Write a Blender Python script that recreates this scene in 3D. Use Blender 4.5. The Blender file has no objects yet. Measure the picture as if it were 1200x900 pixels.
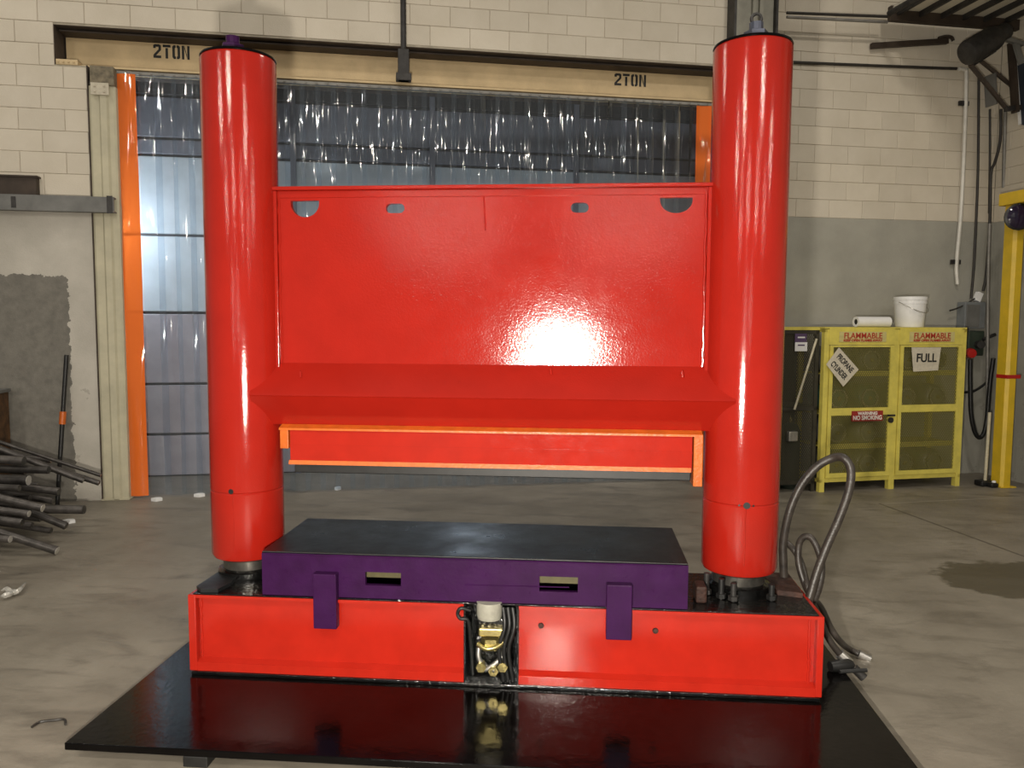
import bpy, bmesh, math, random
from math import sin, cos, pi, radians, atan2, sqrt
from mathutils import Vector, Matrix
random.seed(7)
scene = bpy.context.scene
COL = scene.collection

# ------------------------------------------------------------------ camera
F, YAW, PIT, ROL = 926.07, .0842, .0786, .0049
CAM = Vector((.3114, -3.4969, 1.75))
fw = Vector((-sin(YAW)*cos(PIT), cos(YAW)*cos(PIT), -sin(PIT)))
r0 = Vector((cos(YAW), sin(YAW), 0)); u0 = r0.cross(fw)
cr = r0*cos(ROL) + u0*sin(ROL); cu = u0*cos(ROL) - r0*sin(ROL)
cd = bpy.data.cameras.new('camera'); cam = bpy.data.objects.new('camera', cd); COL.objects.link(cam)
cd.sensor_width = 36; cd.lens = F/1200*36; cd.clip_end = 200
m3 = Matrix((cr, cu, -fw)).transposed()
cam.matrix_world = Matrix.Translation(CAM) @ m3.to_4x4()
scene.camera = cam

# ------------------------------------------------------------------ world, lights, exposure
scene.view_settings.view_transform = 'Standard'
scene.view_settings.look = 'None'
scene.view_settings.exposure = 0.0
scene.view_settings.gamma = 1.0
scene.view_settings.use_curve_mapping = False
world = bpy.data.worlds.new('world'); scene.world = world; world.use_nodes = True
world.node_tree.nodes['Background'].inputs[0].default_value = (1.0, .95, .86, 1)
world.node_tree.nodes['Background'].inputs[1].default_value = .19

def lamp(name, kind, loc, power, color, size=.1, target=None, **kw):
    l = bpy.data.lights.new(name, kind); l.energy = power; l.color = color
    if kind == 'AREA': l.shape = 'DISK'; l.size = size
    else: l.shadow_soft_size = size
    for k, v in kw.items(): setattr(l, k, v)
    o = bpy.data.objects.new(name, l); COL.objects.link(o); o.location = loc
    if target is not None:
        o.rotation_euler = (Vector(target)-Vector(loc)).to_track_quat('-Z', 'Y').to_euler()
    return o
# the photographer's flash, just below and left of the lens
lamp('camera_flash', 'SPOT', (.12, -3.45, 1.40), 820, (1, .92, .80), .045, target=(0, .55, .55), spot_size=radians(165), spot_blend=.9)
# high-bay lamps of the hall; rightmost pair added to light the right wall
for x, y in ((-5.5, -5.3), (-2.2, -5.3), (3.4, -5.3), (8.2, -5.3), (-5.5, -10), (-1.2, -10), (3.4, -10), (8.2, -10)):
    lamp('overhead_light', 'AREA', (x, y, 6.4), 130, (1, .92, .80), .26)
for x in (-5.5, -1.2, 3.4, 8.2):  # row added behind the press to brighten the back wall
    lamp('overhead_light', 'AREA', (x, 1.8, 6.6), 45 if x < 0 else 85, (1, .92, .80), .5)
for x in (-5.3, 2.3):
    lamp('overhead_light', 'AREA', (x, -29, 6.4), 900, (1, .94, .84), 1.2)
# lamp added to brighten the vestibule door is built with the vestibule below

# ------------------------------------------------------------------ pixel helpers (a pixel gives a direction, the surface gives the distance)
def ray(px, py): return fw + cr*((px-600)/F) - cu*((py-450)/F)
def onz(px, py, z=0.0):
    d = ray(px, py); return CAM + d*((z-CAM.z)/d.z)
def ony(px, py, Y):
    d = ray(px, py); return CAM + d*((Y-CAM.y)/d.y)
WO = Vector((-4.2, 3.74, 0)); WT = Vector((1, .2615, 0)).normalized(); WN = Vector((WT.y, -WT.x, 0))
WA = atan2(WT.y, WT.x)
def W(s, d, z): return WO + WT*s + WN*d + Vector((0, 0, z))      # back wall frame: along, out from the face, up
def onwall(px, py, d=0.0):
    r = ray(px, py); P = CAM + r*(((WO+WN*d)-CAM).dot(WN)/r.dot(WN)); return (P-WO).dot(WT), P.z
SC = 9.56                                                          # corner with the side wall
def onside(px, py, off=0.0):                                       # side wall: returns (distance out from back wall, z)
    r = ray(px, py); P = CAM + r*(((WO+WT*(SC-off))-CAM).dot(WT)/r.dot(WT)); return (P-WO).dot(WN), P.z

# ------------------------------------------------------------------ materials
def ramp(nt, fac, stops):
    n = nt.nodes.new('ShaderNodeValToRGB'); e = n.color_ramp.elements
    e[0].position, e[0].color = stops[0][0], (*stops[0][1], 1)
    e[1].position, e[1].color = stops[-1][0], (*stops[-1][1], 1)
    for p, c in stops[1:-1]:
        k = e.new(p); k.color = (*c, 1)
    nt.links.new(fac, n.inputs[0]); return n.outputs[0]
def noise(nt, scale, detail=4, rough=.55, vec=None, dist=0):
    n = nt.nodes.new('ShaderNodeTexNoise'); n.inputs['Scale'].default_value = scale
    n.inputs['Detail'].default_value = detail; n.inputs['Roughness'].default_value = rough; n.inputs['Distortion'].default_value = dist
    if vec is not None: nt.links.new(vec, n.inputs['Vector'])
    return n.outputs['Fac']
def mth(nt, op, a, b=None, c=None):
    n = nt.nodes.new('ShaderNodeMath'); n.operation = op
    for i, v in enumerate((a, b, c)):
        if v is None: continue
        if isinstance(v, (int, float)): n.inputs[i].default_value = v
        else: nt.links.new(v, n.inputs[i])
    return n.outputs[0]
def mixc(nt, fac, a, b):
    n = nt.nodes.new('ShaderNodeMix'); n.data_type = 'RGBA'
    for sock, v in ((n.inputs[0], fac), (n.inputs[6], a), (n.inputs[7], b)):
        if isinstance(v, (int, float)): sock.default_value = v
        elif isinstance(v, tuple): sock.default_value = (*v, 1)
        else: nt.links.new(v, sock)
    return n.outputs[2]
def position(nt): return nt.nodes.new('ShaderNodeNewGeometry').outputs['Position']
def mat(name, col, rough=.5, metal=0.0, var=.12, vscale=6, bump=0.0, bscale=60, coat=0.0, rvar=0.0, col2=None, spec=None, rand=0.0, wpos=True):
    m = bpy.data.materials.new(name); m.use_nodes = True; nt = m.node_tree; b = nt.nodes['Principled BSDF']
    vec = position(nt) if wpos else None
    nz = noise(nt, vscale, 6, .6, vec)
    if col2 is None: col2 = tuple(max(0, c*(1-var*2)) for c in col)
    c = ramp(nt, nz, [(.3, col2), (.7, col)])
    if rand:
        oi = nt.nodes.new('ShaderNodeObjectInfo')
        f = mth(nt, 'MULTIPLY_ADD', oi.outputs['Random'], rand, 1-rand/2)
        h = nt.nodes.new('ShaderNodeHueSaturation'); nt.links.new(f, h.inputs['Value']); nt.links.new(c, h.inputs['Color']); c = h.outputs[0]
    nt.links.new(c, b.inputs['Base Color'])
    b.inputs['Roughness'].default_value = rough; b.inputs['Metallic'].default_value = metal
    if spec is not None: b.inputs['Specular IOR Level'].default_value = spec
    if coat: b.inputs['Coat Weight'].default_value = coat; b.inputs['Coat Roughness'].default_value = .12
    if rvar:
        nr = noise(nt, vscale*2.3, 5, .6, vec)
        mr = nt.nodes.new('ShaderNodeMapRange'); nt.links.new(nr, mr.inputs[0]); mr.inputs[1].default_value = .3; mr.inputs[2].default_value = .7
        mr.inputs[3].default_value = max(.03, rough-rvar); mr.inputs[4].default_value = rough+rvar; nt.links.new(mr.outputs[0], b.inputs['Roughness'])
    if bump:
        bp = nt.nodes.new('ShaderNodeBump'); bp.inputs['Strength'].default_value = bump; bp.inputs['Distance'].default_value = .01
        nt.links.new(noise(nt, bscale, 3, .5, vec), bp.inputs['Height']); nt.links.new(bp.outputs[0], b.inputs['Normal'])
    return m
M = {}
M['red'] = mat('red_gloss_paint', (.34, .0135, .007), .11, var=.06, vscale=5, bump=.075, bscale=120, rvar=.02)
M['red_flat'] = mat('red_paint_worn', (.40, .018, .009), .11, var=.08, vscale=9, bump=.04, bscale=110, rvar=.03)
M['orange_paint'] = mat('orange_paint', (.62, .13, .012), .4, var=.15, vscale=20, bump=.2)
M['purple'] = mat('purple_paint', (.036, .0075, .050), .36, var=.2, vscale=8, bump=.1, bscale=60, rvar=.1, spec=.12, col2=(.026, .0055, .034))
M['black_gloss'] = mat('black_gloss_paint', (.003, .0025, .0024), .13, var=.3, vscale=7, bump=.07, bscale=35, rvar=.05, spec=.18)
M['black_top'] = mat('black_steel_plate', (.014, .0155, .017), .36, var=.3, vscale=3, bump=.06, bscale=30, rvar=.1)
M['black'] = mat('black_rubber', (.012, .012, .012), .45, var=.3, vscale=20)
M['grease'] = mat('black_grease', (.006, .006, .006), .16, var=.4, vscale=20, bump=.6, bscale=40)
M['ram'] = mat('ram_steel', (.20, .19, .17), .3, .8, var=.3, vscale=12)
M['brass'] = mat('yellow_brass', (.72, .60, .25), .25, .9, var=.2, vscale=25)
M['steel'] = mat('bright_steel', (.62, .60, .56), .3, .9, var=.2, vscale=25)
M['blue_grey'] = mat('blue_grey_fitting', (.10, .11, .15), .35, .5, var=.2, vscale=20)
M['column_grey'] = mat('column_grey', (.36, .35, .29), .5, var=.15, vscale=6)
M['olive'] = mat('olive_paint', (.10, .085, .03), .5, var=.2, vscale=12)
M['cap_grey'] = mat('grey_cap', (.36, .35, .29), .45, var=.15, vscale=20)
M['rust'] = mat('rusty_steel', (.06, .022, .013), .7, .2, var=.4, vscale=18, bump=.4)
M['hose'] = mat('hose_rubber', (.042, .034, .028), .42, var=.3, vscale=25, bump=.15, bscale=120)
M['jamb'] = mat('cream_steel', (.53, .49, .35), .5, var=.12, vscale=6, bump=.1, col2=(.43, .40, .29))
M['lintel'] = mat('lintel_cream', (.64, .49, .28), .55, var=.12, vscale=4, bump=.1)
M['dirty_cream'] = mat('dirty_cream_steel', (.24, .20, .13), .6, var=.35, vscale=18)
M['dark_steel'] = mat('dark_steel', (.055, .052, .05), .5, .4, var=.3, vscale=10, bump=.15)
M['brown_steel'] = mat('brown_shadowed_steel', (.06, .042, .03), .6, .2, var=.25, vscale=6)
M['grey_steel'] = mat('grey_painted_steel', (.20, .20, .19), .5, .2, var=.2, vscale=5)
M['grey_paint'] = mat('grey_jamb_paint', (.20, .215, .22), .5, var=.2, vscale=5, col2=(.14, .15, .155))
M['bar_steel'] = mat('bar_stock_steel', (.115, .105, .098), .42, .65, var=.3, vscale=14, rand=.8)
M['bar_end'] = mat('cut_steel_end', (.75, .72, .66), .35, .7, var=.1, vscale=30)
M['ink'] = mat('black_stencil_ink', (.012, .012, .012), .6, var=.2, vscale=30)
M['red_ink'] = mat('red_sign_ink', (.42, .035, .015), .6, var=.1, vscale=30)
M['white_ink'] = mat('white_sign_ink', (.75, .68, .62), .6, var=.05, vscale=30)
M['yellow'] = mat('yellow_cage_paint', (.68, .58, .11), .5, var=.2, vscale=9, col2=(.50, .43, .085), bump=.1)
M['post_yellow'] = mat('yellow_guard_paint', (.70, .46, .02), .45, var=.15, vscale=5, col2=(.52, .36, .02), bump=.1)
M['sign_yellow'] = mat('faded_sign_yellow', (.56, .49, .20), .6, var=.1, vscale=20)
M['paper'] = mat('aged_paper', (.58, .53, .42), .8, var=.1, vscale=30)
M['white_plastic'] = mat('white_plastic', (.80, .80, .80), .4, var=.04, vscale=12)
M['red_plastic'] = mat('red_plastic', (.45, .015, .012), .35, var=.1)
M['red_sign'] = mat('red_sign', (.30, .02, .015), .5, var=.1, vscale=30)
M['purple_sign'] = mat('purple_sticker', (.10, .06, .14), .5, var=.1, vscale=30)
M['green_dark'] = mat('dark_green_box', (.035, .05, .035), .5, var=.2)
M['cyl_grey'] = mat('grey_gas_bottle', (.20, .20, .19), .4, .3, var=.15, vscale=10, rand=.3)
M['cyl_green'] = mat('green_gas_bottle', (.05, .13, .10), .4, .2, var=.15, vscale=10, rand=.3)
M['dark_cage'] = mat('dark_olive_cage', (.05, .045, .03), .6, .2, var=.3, vscale=8)
M['pale_wood'] = mat('pale_wood_stick', (.55, .50, .36), .6, var=.15, vscale=20)
M['brown_wood'] = mat('brown_wood', (.14, .065, .022), .6, var=.4, vscale=12)
M['pipe_white'] = mat('white_conduit', (.72, .70, .64), .35, .1, var=.1, vscale=10)
M['grey_pipe'] = mat('grey_conduit', (.26, .25, .23), .45, .3, var=.15, vscale=10)
M['cable'] = mat('dark_cable', (.03, .026, .022), .5, var=.2, vscale=15)
M['deck'] = mat('deck_panel', (.62, .58, .48), .6, var=.1, vscale=3)
M['scrap'] = mat('plastic_scrap', (.62, .60, .55), .2, .3, var=.2, vscale=30)
M['lens'] = mat('dark_lens', (.02, .012, .035), .06, var=.2)
M['navy'] = mat('navy_board', (.03, .04, .06), .4, var=.1)

# painted blockwork: cream above, grey below a straight line, a bare grey patch with a torn edge at the left
def wall_mat(name, block):
    m = bpy.data.materials.new(name); m.use_nodes = True; nt = m.node_tree; b = nt.nodes['Principled BSDF']
    pos = position(nt); sx = nt.nodes.new('ShaderNodeSeparateXYZ'); nt.links.new(pos, sx.inputs[0])
    s = mth(nt, 'ADD', mth(nt, 'MULTIPLY', sx.outputs[0], WT.x), mth(nt, 'MULTIPLY', sx.outputs[1], WT.y))
    s = mth(nt, 'SUBTRACT', s, WO.dot(WT)); z = sx.outputs[2]
    n1 = noise(nt, 2.5, 6, .6, pos); n2 = noise(nt, 14, 5, .6, pos)
    cream = ramp(nt, n1, [(.3, (.55, .495, .40)), (.7, (.62, .565, .47))])
    if block:
        oi = nt.nodes.new('ShaderNodeObjectInfo'); h = nt.nodes.new('ShaderNodeHueSaturation')
        nt.links.new(mth(nt, 'MULTIPLY_ADD', oi.outputs['Random'], .10, .95), h.inputs['Value']); nt.links.new(cream, h.inputs['Color']); cream = h.outputs[0]
    grey = ramp(nt, n1, [(.3, (.29, .283, .245)), (.7, (.36, .35, .305))])
    lowgrey = ramp(nt, n1, [(.3, (.40, .375, .325)), (.7, (.52, .49, .43))])
    right = mth(nt, 'GREATER_THAN', s, 3.0)
    low = mth(nt, 'LESS_THAN', z, 2.914)
    c = mixc(nt, low, cream, mixc(nt, right, lowgrey, grey))
    # bare patch: s < edge, z < edge, wobbling
    wob = mth(nt, 'MULTIPLY', mth(nt, 'SUBTRACT', n2, .5), .12)
    pa = mth(nt, 'LESS_THAN', mth(nt, 'ADD', s, wob), onwall(80, 350)[0])
    pb = mth(nt, 'LESS_THAN', mth(nt, 'ADD', z, wob), onwall(40, 322)[1])
    patch = mth(nt, 'MULTIPLY', pa, pb)
    bare = ramp(nt, n2, [(.3, (.13, .122, .105)), (.7, (.19, .178, .152))])
    c = mixc(nt, patch, c, bare)
    # scuffs near the floor
    sc = mth(nt, 'MULTIPLY', mth(nt, 'GREATER_THAN', noise(nt, 5, 6, .7, pos), .62), .35)
    c = mixc(nt, mth(nt, 'MULTIPLY', sc, mth(nt, 'LESS_THAN', z, 1.3)), c, (.16, .145, .12))
    nt.links.new(c, b.inputs['Base Color']); b.inputs['Roughness'].default_value = .7
    bp = nt.nodes.new('ShaderNodeBump'); bp.inputs['Strength'].default_value = .25; bp.inputs['Distance'].default_value = .01
    nt.links.new(noise(nt, 70, 4, .6, pos), bp.inputs['Height']); nt.links.new(bp.outputs[0], b.inputs['Normal'])
    return m
M['wall'] = wall_mat('painted_wall', False); M['block'] = wall_mat('painted_block', True)
M['mortar'] = mat('mortar_joint', (.43, .385, .30), .85, var=.15, vscale=12)
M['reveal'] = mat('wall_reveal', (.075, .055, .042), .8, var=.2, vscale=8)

def floor_mat():
    m = bpy.data.materials.new('worn_concrete'); m.use_nodes = True; nt = m.node_tree; b = nt.nodes['Principled BSDF']
    pos = position(nt); mp = nt.nodes.new('ShaderNodeMapping'); nt.links.new(pos, mp.inputs[0])
    mp.inputs['Rotation'].default_value = (0, 0, .25); mp.inputs['Scale'].default_value = (.6, 1.6, 1)
    sx = nt.nodes.new('ShaderNodeSeparateXYZ'); nt.links.new(pos, sx.inputs[0]); X, Y = sx.outputs[0], sx.outputs[1]
    n1 = noise(nt, 1.1, 8, .62, pos); n2 = noise(nt, 3.2, 7, .65, mp.outputs[0], .6); n3 = noise(nt, 30, 5, .7, pos)
    c = ramp(nt, n1, [(.3, (.145, .127, .10)), (.5, (.20, .178, .142)), (.72, (.27, .243, .198))])
    c = mixc(nt, ramp(nt, n2, [(.50, (0, 0, 0)), (.68, (.7,)*3)]), c, (.10, .088, .07))
    c = mixc(nt, mth(nt, 'MULTIPLY', mth(nt, 'GREATER_THAN', n2, .70), .7), c, (.055, .048, .04))
    c = mixc(nt, mth(nt, 'MULTIPLY', mth(nt, 'GREATER_THAN', n3, .67), .3), c, (.32, .30, .26))
    # dark oil-stained area at the right
    p = onz(1192, 680); q = onz(1110, 668)
    dx = mth(nt, 'DIVIDE', mth(nt, 'SUBTRACT', X, p.x+.12), .66); dy = mth(nt, 'DIVIDE', mth(nt, 'SUBTRACT', Y, p.y-.02), .46)
    dd = mth(nt, 'ADD', mth(nt, 'SQRT', mth(nt, 'ADD', mth(nt, 'MULTIPLY', dx, dx), mth(nt, 'MULTIPLY', dy, dy))), mth(nt, 'MULTIPLY', mth(nt, 'SUBTRACT', noise(nt, 4, 5, .6, pos), .5), .9))
    wet = ramp(nt, dd, [(.90, (.85,)*3), (1.0, (0, 0, 0))])
    c = mixc(nt, wet, c, (.06, .05, .03))
    # slab joints
    def joint(a, bq, w):
        t = (bq-a).normalized(); nx, ny = -t.y, t.x
        e = mth(nt, 'ABSOLUTE', mth(nt, 'SUBTRACT', mth(nt, 'ADD', mth(nt, 'MULTIPLY', X, nx), mth(nt, 'MULTIPLY', Y, ny)), a.x*nx+a.y*ny))
        e = mth(nt, 'ADD', e, mth(nt, 'MULTIPLY', mth(nt, 'SUBTRACT', noise(nt, 9, 4, .7, pos), .5), .02))
        along = mth(nt, 'ADD', mth(nt, 'MULTIPLY', X, t.x), mth(nt, 'MULTIPLY', Y, t.y))
        return mth(nt, 'MULTIPLY', mth(nt, 'LESS_THAN', e, w), mth(nt, 'GREATER_THAN', along, a.x*t.x+a.y*t.y))
    c = mixc(nt, mth(nt, 'MULTIPLY', joint(onz(1030, 590), onz(1200, 652), .012), .75), c, (.05, .043, .036))
    c = mixc(nt, mth(nt, 'MULTIPLY', joint(onz(1036, 590), onz(1200, 582), .010), .4), c, (.42, .39, .34))
    nt.links.new(c, b.inputs['Base Color'])
    rr = nt.nodes.new('ShaderNodeMapRange'); nt.links.new(n2, rr.inputs[0]); rr.inputs[3].default_value = .62; rr.inputs[4].default_value = .36; nt.links.new(rr.outputs[0], b.inputs['Roughness'])
    bp = nt.nodes.new('ShaderNodeBump'); bp.inputs['Strength'].default_value = .2; bp.inputs['Distance'].default_value = .01
    nt.links.new(n3, bp.inputs['Height']); nt.links.new(bp.outputs[0], b.inputs['Normal'])
    return m
M['floor'] = floor_mat()

def strip_mat(name, tint, refl):
    m = bpy.data.materials.new(name); m.use_nodes = True; nt = m.node_tree; nt.nodes.remove(nt.nodes['Principled BSDF'])
    out = nt.nodes['Material Output']
    tr = nt.nodes.new('ShaderNodeBsdfTransparent'); tr.inputs[0].default_value = (*tint, 1)
    gl = nt.nodes.new('ShaderNodeBsdfGlossy'); gl.inputs['Roughness'].default_value = .045
    df = nt.nodes.new('ShaderNodeBsdfDiffuse'); df.inputs[0].default_value = (*[min(1, t*.95) for t in tint], 1)
    lw = nt.nodes.new('ShaderNodeFresnel'); lw.inputs[0].default_value = 1.5
    a = nt.nodes.new('ShaderNodeMixShader'); a.inputs[0].default_value = refl
    nt.links.new(tr.outputs[0], a.inputs[1]); nt.links.new(df.outputs[0], a.inputs[2])
    b = nt.nodes.new('ShaderNodeMixShader'); nt.links.new(lw.outputs[0], b.inputs[0])
    nt.links.new(a.outputs[0], b.inputs[1]); nt.links.new(gl.outputs[0], b.inputs[2])
    bp = nt.nodes.new('ShaderNodeBump'); bp.inputs['Strength'].default_value = .12; bp.inputs['Distance'].default_value = .02
    pos = position(nt); mp = nt.nodes.new('ShaderNodeMapping'); nt.links.new(pos, mp.inputs[0]); mp.inputs['Scale'].default_value = (1, 1, .12)
    nt.links.new(noise(nt, 22, 2, .5, mp.outputs[0]), bp.inputs['Height'])
    nt.links.new(bp.outputs[0], gl.inputs['Normal'])
    nt.links.new(b.outputs[0], out.inputs[0]); return m
M['strip'] = strip_mat('clear_vinyl', (.84, .89, .94), .025)
M['strip_orange'] = strip_mat('orange_vinyl', (1.0, .21, .035), .75)

def mesh_mat(name, col, cover, scale):
    m = bpy.data.materials.new(name); m.use_nodes = True; nt = m.node_tree; b = nt.nodes['Principled BSDF']
    b.inputs['Base Color'].default_value = (*col, 1); b.inputs['Roughness'].default_value = .6
    tr = nt.nodes.new('ShaderNodeBsdfTransparent'); mx = nt.nodes.new('ShaderNodeMixShader'); out = nt.nodes['Material Output']
    tc = nt.nodes.new('ShaderNodeTexCoord'); sx = nt.nodes.new('ShaderNodeSeparateXYZ'); nt.links.new(tc.outputs['Object'], sx.inputs[0])
    def bars(k, kk):
        v = mth(nt, 'ADD', mth(nt, 'MULTIPLY', sx.outputs[0], scale*k), mth(nt, 'MULTIPLY', sx.outputs[2], scale*kk))
        return mth(nt, 'LESS_THAN', mth(nt, 'FRACT', v), cover)
    f = mth(nt, 'MAXIMUM', bars(1, .6), bars(1, -.6))
    nt.links.new(f, mx.inputs[0]); nt.links.new(tr.outputs[0], mx.inputs[1]); nt.links.new(b.outputs[0], mx.inputs[2]); nt.links.new(mx.outputs[0], out.inputs[0]); return m
M['mesh_yellow'] = mesh_mat('expanded_metal_yellow', (.14, .125, .03), .32, 44)
M['mesh_dark'] = mesh_mat('expanded_metal_dark', (.055, .05, .03), .30, 44)

# ------------------------------------------------------------------ building helpers
class B:
    def __init__(s): s.bm = bmesh.new()
    def box(s, x0, x1, y0, y1, z0, z1):
        vs = [s.bm.verts.new((x, y, z)) for x in (x0, x1) for y in (y0, y1) for z in (z0, z1)]
        for f in ((0,1,3,2), (4,6,7,5), (0,4,5,1), (2,3,7,6), (0,2,6,4), (1,5,7,3)): s.bm.faces.new([vs[i] for i in f])
        return s
    def bbox(s, x0, x1, y0, y1, z0, z1, r=.004):
        g = bmesh.new(); t = B.__new__(B); t.bm = g; t.box(x0, x1, y0, y1, z0, z1)
        bmesh.ops.recalc_face_normals(g, faces=g.faces)
        bmesh.ops.bevel(g, geom=list(g.edges), offset=r, segments=2, affect='EDGES', profile=.5)
        return s.merge(g)
    def merge(s, g, mtx=None):
        if mtx is not None: bmesh.ops.transform(g, matrix=mtx, verts=g.verts)
        me = bpy.data.meshes.new('t'); g.to_mesh(me); g.free(); s.bm.from_mesh(me); bpy.data.meshes.remove(me); return s
    def prism(s, poly, a0, a1, axis='x'):
        # poly in the two other axes (for x: y,z ; y: x,z ; z: x,y)
        def P(u, v, a): return {'x': (a, u, v), 'y': (u, a, v), 'z': (u, v, a)}[axis]
        A = [s.bm.verts.new(P(u, v, a0)) for u, v in poly]; Bv = [s.bm.verts.new(P(u, v, a1)) for u, v in poly]
        s.bm.faces.new(A); s.bm.faces.new(list(reversed(Bv))); n = len(poly)
        for i in range(n): s.bm.faces.new((A[i], Bv[i], Bv[(i+1) % n], A[(i+1) % n]))
        return s
    def lathe(s, prof, loc=(0,0,0), seg=32, axis='z', rot=None):
        g = bmesh.new(); rings = []
        for r, z in prof:
            if r < 1e-5: rings.append([g.verts.new((0, 0, z))])
            else: rings.append([g.verts.new((r*cos(2*pi*i/seg), r*sin(2*pi*i/seg), z)) for i in range(seg)])
        for a, b in zip(rings, rings[1:]):
            for i in range(seg):
                j = (i+1) % seg
                if len(a) == 1 and len(b) == 1: continue
                if len(a) == 1: g.faces.new((a[0], b[j], b[i]))
                elif len(b) == 1: g.faces.new((a[i], a[j], b[0]))
                else: g.faces.new((a[i], a[j], b[j], b[i]))
        mt = {'z': Matrix(), 'x': Matrix.Rotation(pi/2, 4, 'Y'), 'y': Matrix.Rotation(-pi/2, 4, 'X')}[axis]
        if rot is not None: mt = rot @ mt
        return s.merge(g, Matrix.Translation(loc) @ mt)
    def cyl(s, a, b, r, seg=12, r2=None):
        a, b = Vector(a), Vector(b); L = (b-a).length; q = (b-a).to_track_quat('Z', 'Y').to_matrix().to_4x4()
        if r2 is None: r2 = r
        return s.lathe([(0, 0), (r, 0), (r2, L), (0, L)], a, seg, rot=q)
    def bar(s, a, b, w, h, roll=0):
        a, b = Vector(a), Vector(b); L = (b-a).length; g = bmesh.new(); t = B.__new__(B); t.bm = g
        t.box(-w/2, w/2, -h/2, h/2, 0, L)
        return s.merge(g, Matrix.Translation(a) @ (b-a).to_track_quat('Z', 'Y').to_matrix().to_4x4() @ Matrix.Rotation(roll, 4, 'Z'))
    def tube(s, pts, r, seg=10, sub=6):
        P = spline(pts, sub); rings = []; up = Vector((.13, .31, .94))
        for i, p in enumerate(P):
            t = (P[min(i+1, len(P)-1)]-P[max(i-1, 0)]).normalized()
            x = up.cross(t)
            if x.length < 1e-3: x = Vector((1, 0, 0)).cross(t)
            x.normalize(); y = t.cross(x); up = y if False else up
            if i:
                # keep frame steady
                x = (px - t*px.dot(t)).normalized(); y = t.cross(x)
            px = x
            rr = r(i/(len(P)-1)) if callable(r) else r
            rings.append([s.bm.verts.new(p + x*rr*cos(2*pi*k/seg) + y*rr*sin(2*pi*k/seg)) for k in range(seg)])
        for a, b in zip(rings, rings[1:]):
            for k in range(seg): s.bm.faces.new((a[k], a[(k+1) % seg], b[(k+1) % seg], b[k]))
        s.bm.faces.new(list(reversed(rings[0]))); s.bm.faces.new(rings[-1]); return s
    def build(s, name, m, parent=None, world=True, smooth=None, label=None):
        bmesh.ops.recalc_face_normals(s.bm, faces=s.bm.faces)
        if parent is not None and world: bmesh.ops.transform(s.bm, matrix=MW[parent.name].inverted(), verts=s.bm.verts)
        me = bpy.data.meshes.new(name); s.bm.to_mesh(me); s.bm.free()
        return link(name, me, m, parent, smooth, label)
def link(name, me, m, parent=None, smooth=None, label=None):
    if smooth is not None:
        me.polygons.foreach_set('use_smooth', [True]*len(me.polygons)); me.set_sharp_from_angle(angle=radians(smooth))
    if m is not None and not me.materials: me.materials.append(M[m])
    o = bpy.data.objects.new(name, me); COL.objects.link(o)
    if parent is not None: o.parent = parent; MW[o.name] = MW[parent.name].copy()
    else: MW[o.name] = Matrix()
    if label: o['label'] = label
    return o
MW = {}
def spline(pts, n):
    P = [Vector(p) for p in pts]; out = []
    if n <= 1: return P
    for i in range(len(P)-1):
        p0 = P[i-1] if i else P[i]*2-P[i+1]; p1, p2 = P[i], P[i+1]; p3 = P[i+2] if i+2 < len(P) else p2*2-p1
        for k in range(n):
            t = k/n
            out.append(.5*((2*p1)+(p2-p0)*t+(2*p0-5*p1+4*p2-p3)*t*t+(3*p1-p0-3*p2+p3)*t**3))
    out.append(P[-1]); return out
def thing(name, label, cat, loc=(0,0,0), rz=0.0, group=None):
    o = bpy.data.objects.new(name, None); COL.objects.link(o); o.location = loc; o.rotation_euler = (0, 0, rz)
    o.empty_display_size = .1
    MW[o.name] = Matrix.Translation(loc) @ Matrix.Rotation(rz, 4, 'Z')
    return tag(o, label, cat, group)
def tag(o, label, cat, group=None):
    o['label'] = label; o['category'] = cat
    if group: o['group'] = group
    return o
def struct(o, label=None):
    o['kind'] = 'structure'
    if label: o['label'] = label
    return o
def curve_mesh(name, splines, depth):
    # flat outline with holes, extruded by depth about 0; outline in x,y -> returned mesh in x,y,z
    cu_ = bpy.data.curves.new(name, 'CURVE'); cu_.dimensions = '2D'; cu_.fill_mode = 'BOTH'; cu_.extrude = depth/2
    for pts in splines:
        sp = cu_.splines.new('POLY'); sp.points.add(len(pts)-1); sp.use_cyclic_u = True
        for p, (x, y) in zip(sp.points, pts): p.co = (x, y, 0, 1)
    return to_mesh(name, cu_)
def to_mesh(name, data):
    o = bpy.data.objects.new(name+'_tmp', data); COL.objects.link(o)
    dg = bpy.context.evaluated_depsgraph_get(); dg.update()
    me = bpy.data.meshes.new_from_object(o.evaluated_get(dg)); me.name = name
    bpy.data.objects.remove(o); bpy.data.curves.remove(data)
    me.materials.clear(); return me
def text_mesh(txt, h, depth=.002, bold=0.0, align='LEFT', sx=1.0):
    c = bpy.data.curves.new('lettering', 'FONT'); c.body = txt; c.size = h/.72; c.extrude = depth; c.offset = bold; c.align_x = align; c.fill_mode = 'BOTH'
    me = to_mesh('lettering', c)
    for v in me.vertices: v.co.x *= sx
    return me
def stand(me, mtx):
    me.transform(mtx); return me
UP = Matrix.Rotation(pi/2, 4, 'X')        # x,y outline -> x,z upright, front towards -y

# ------------------------------------------------------------------ the setting
fl = B(); fl.box(-14, 16, -14, 13, -.12, 0); struct(fl.build('floor', 'floor'), 'worn grey-brown concrete workshop floor with oil stains and slab joints')

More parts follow.
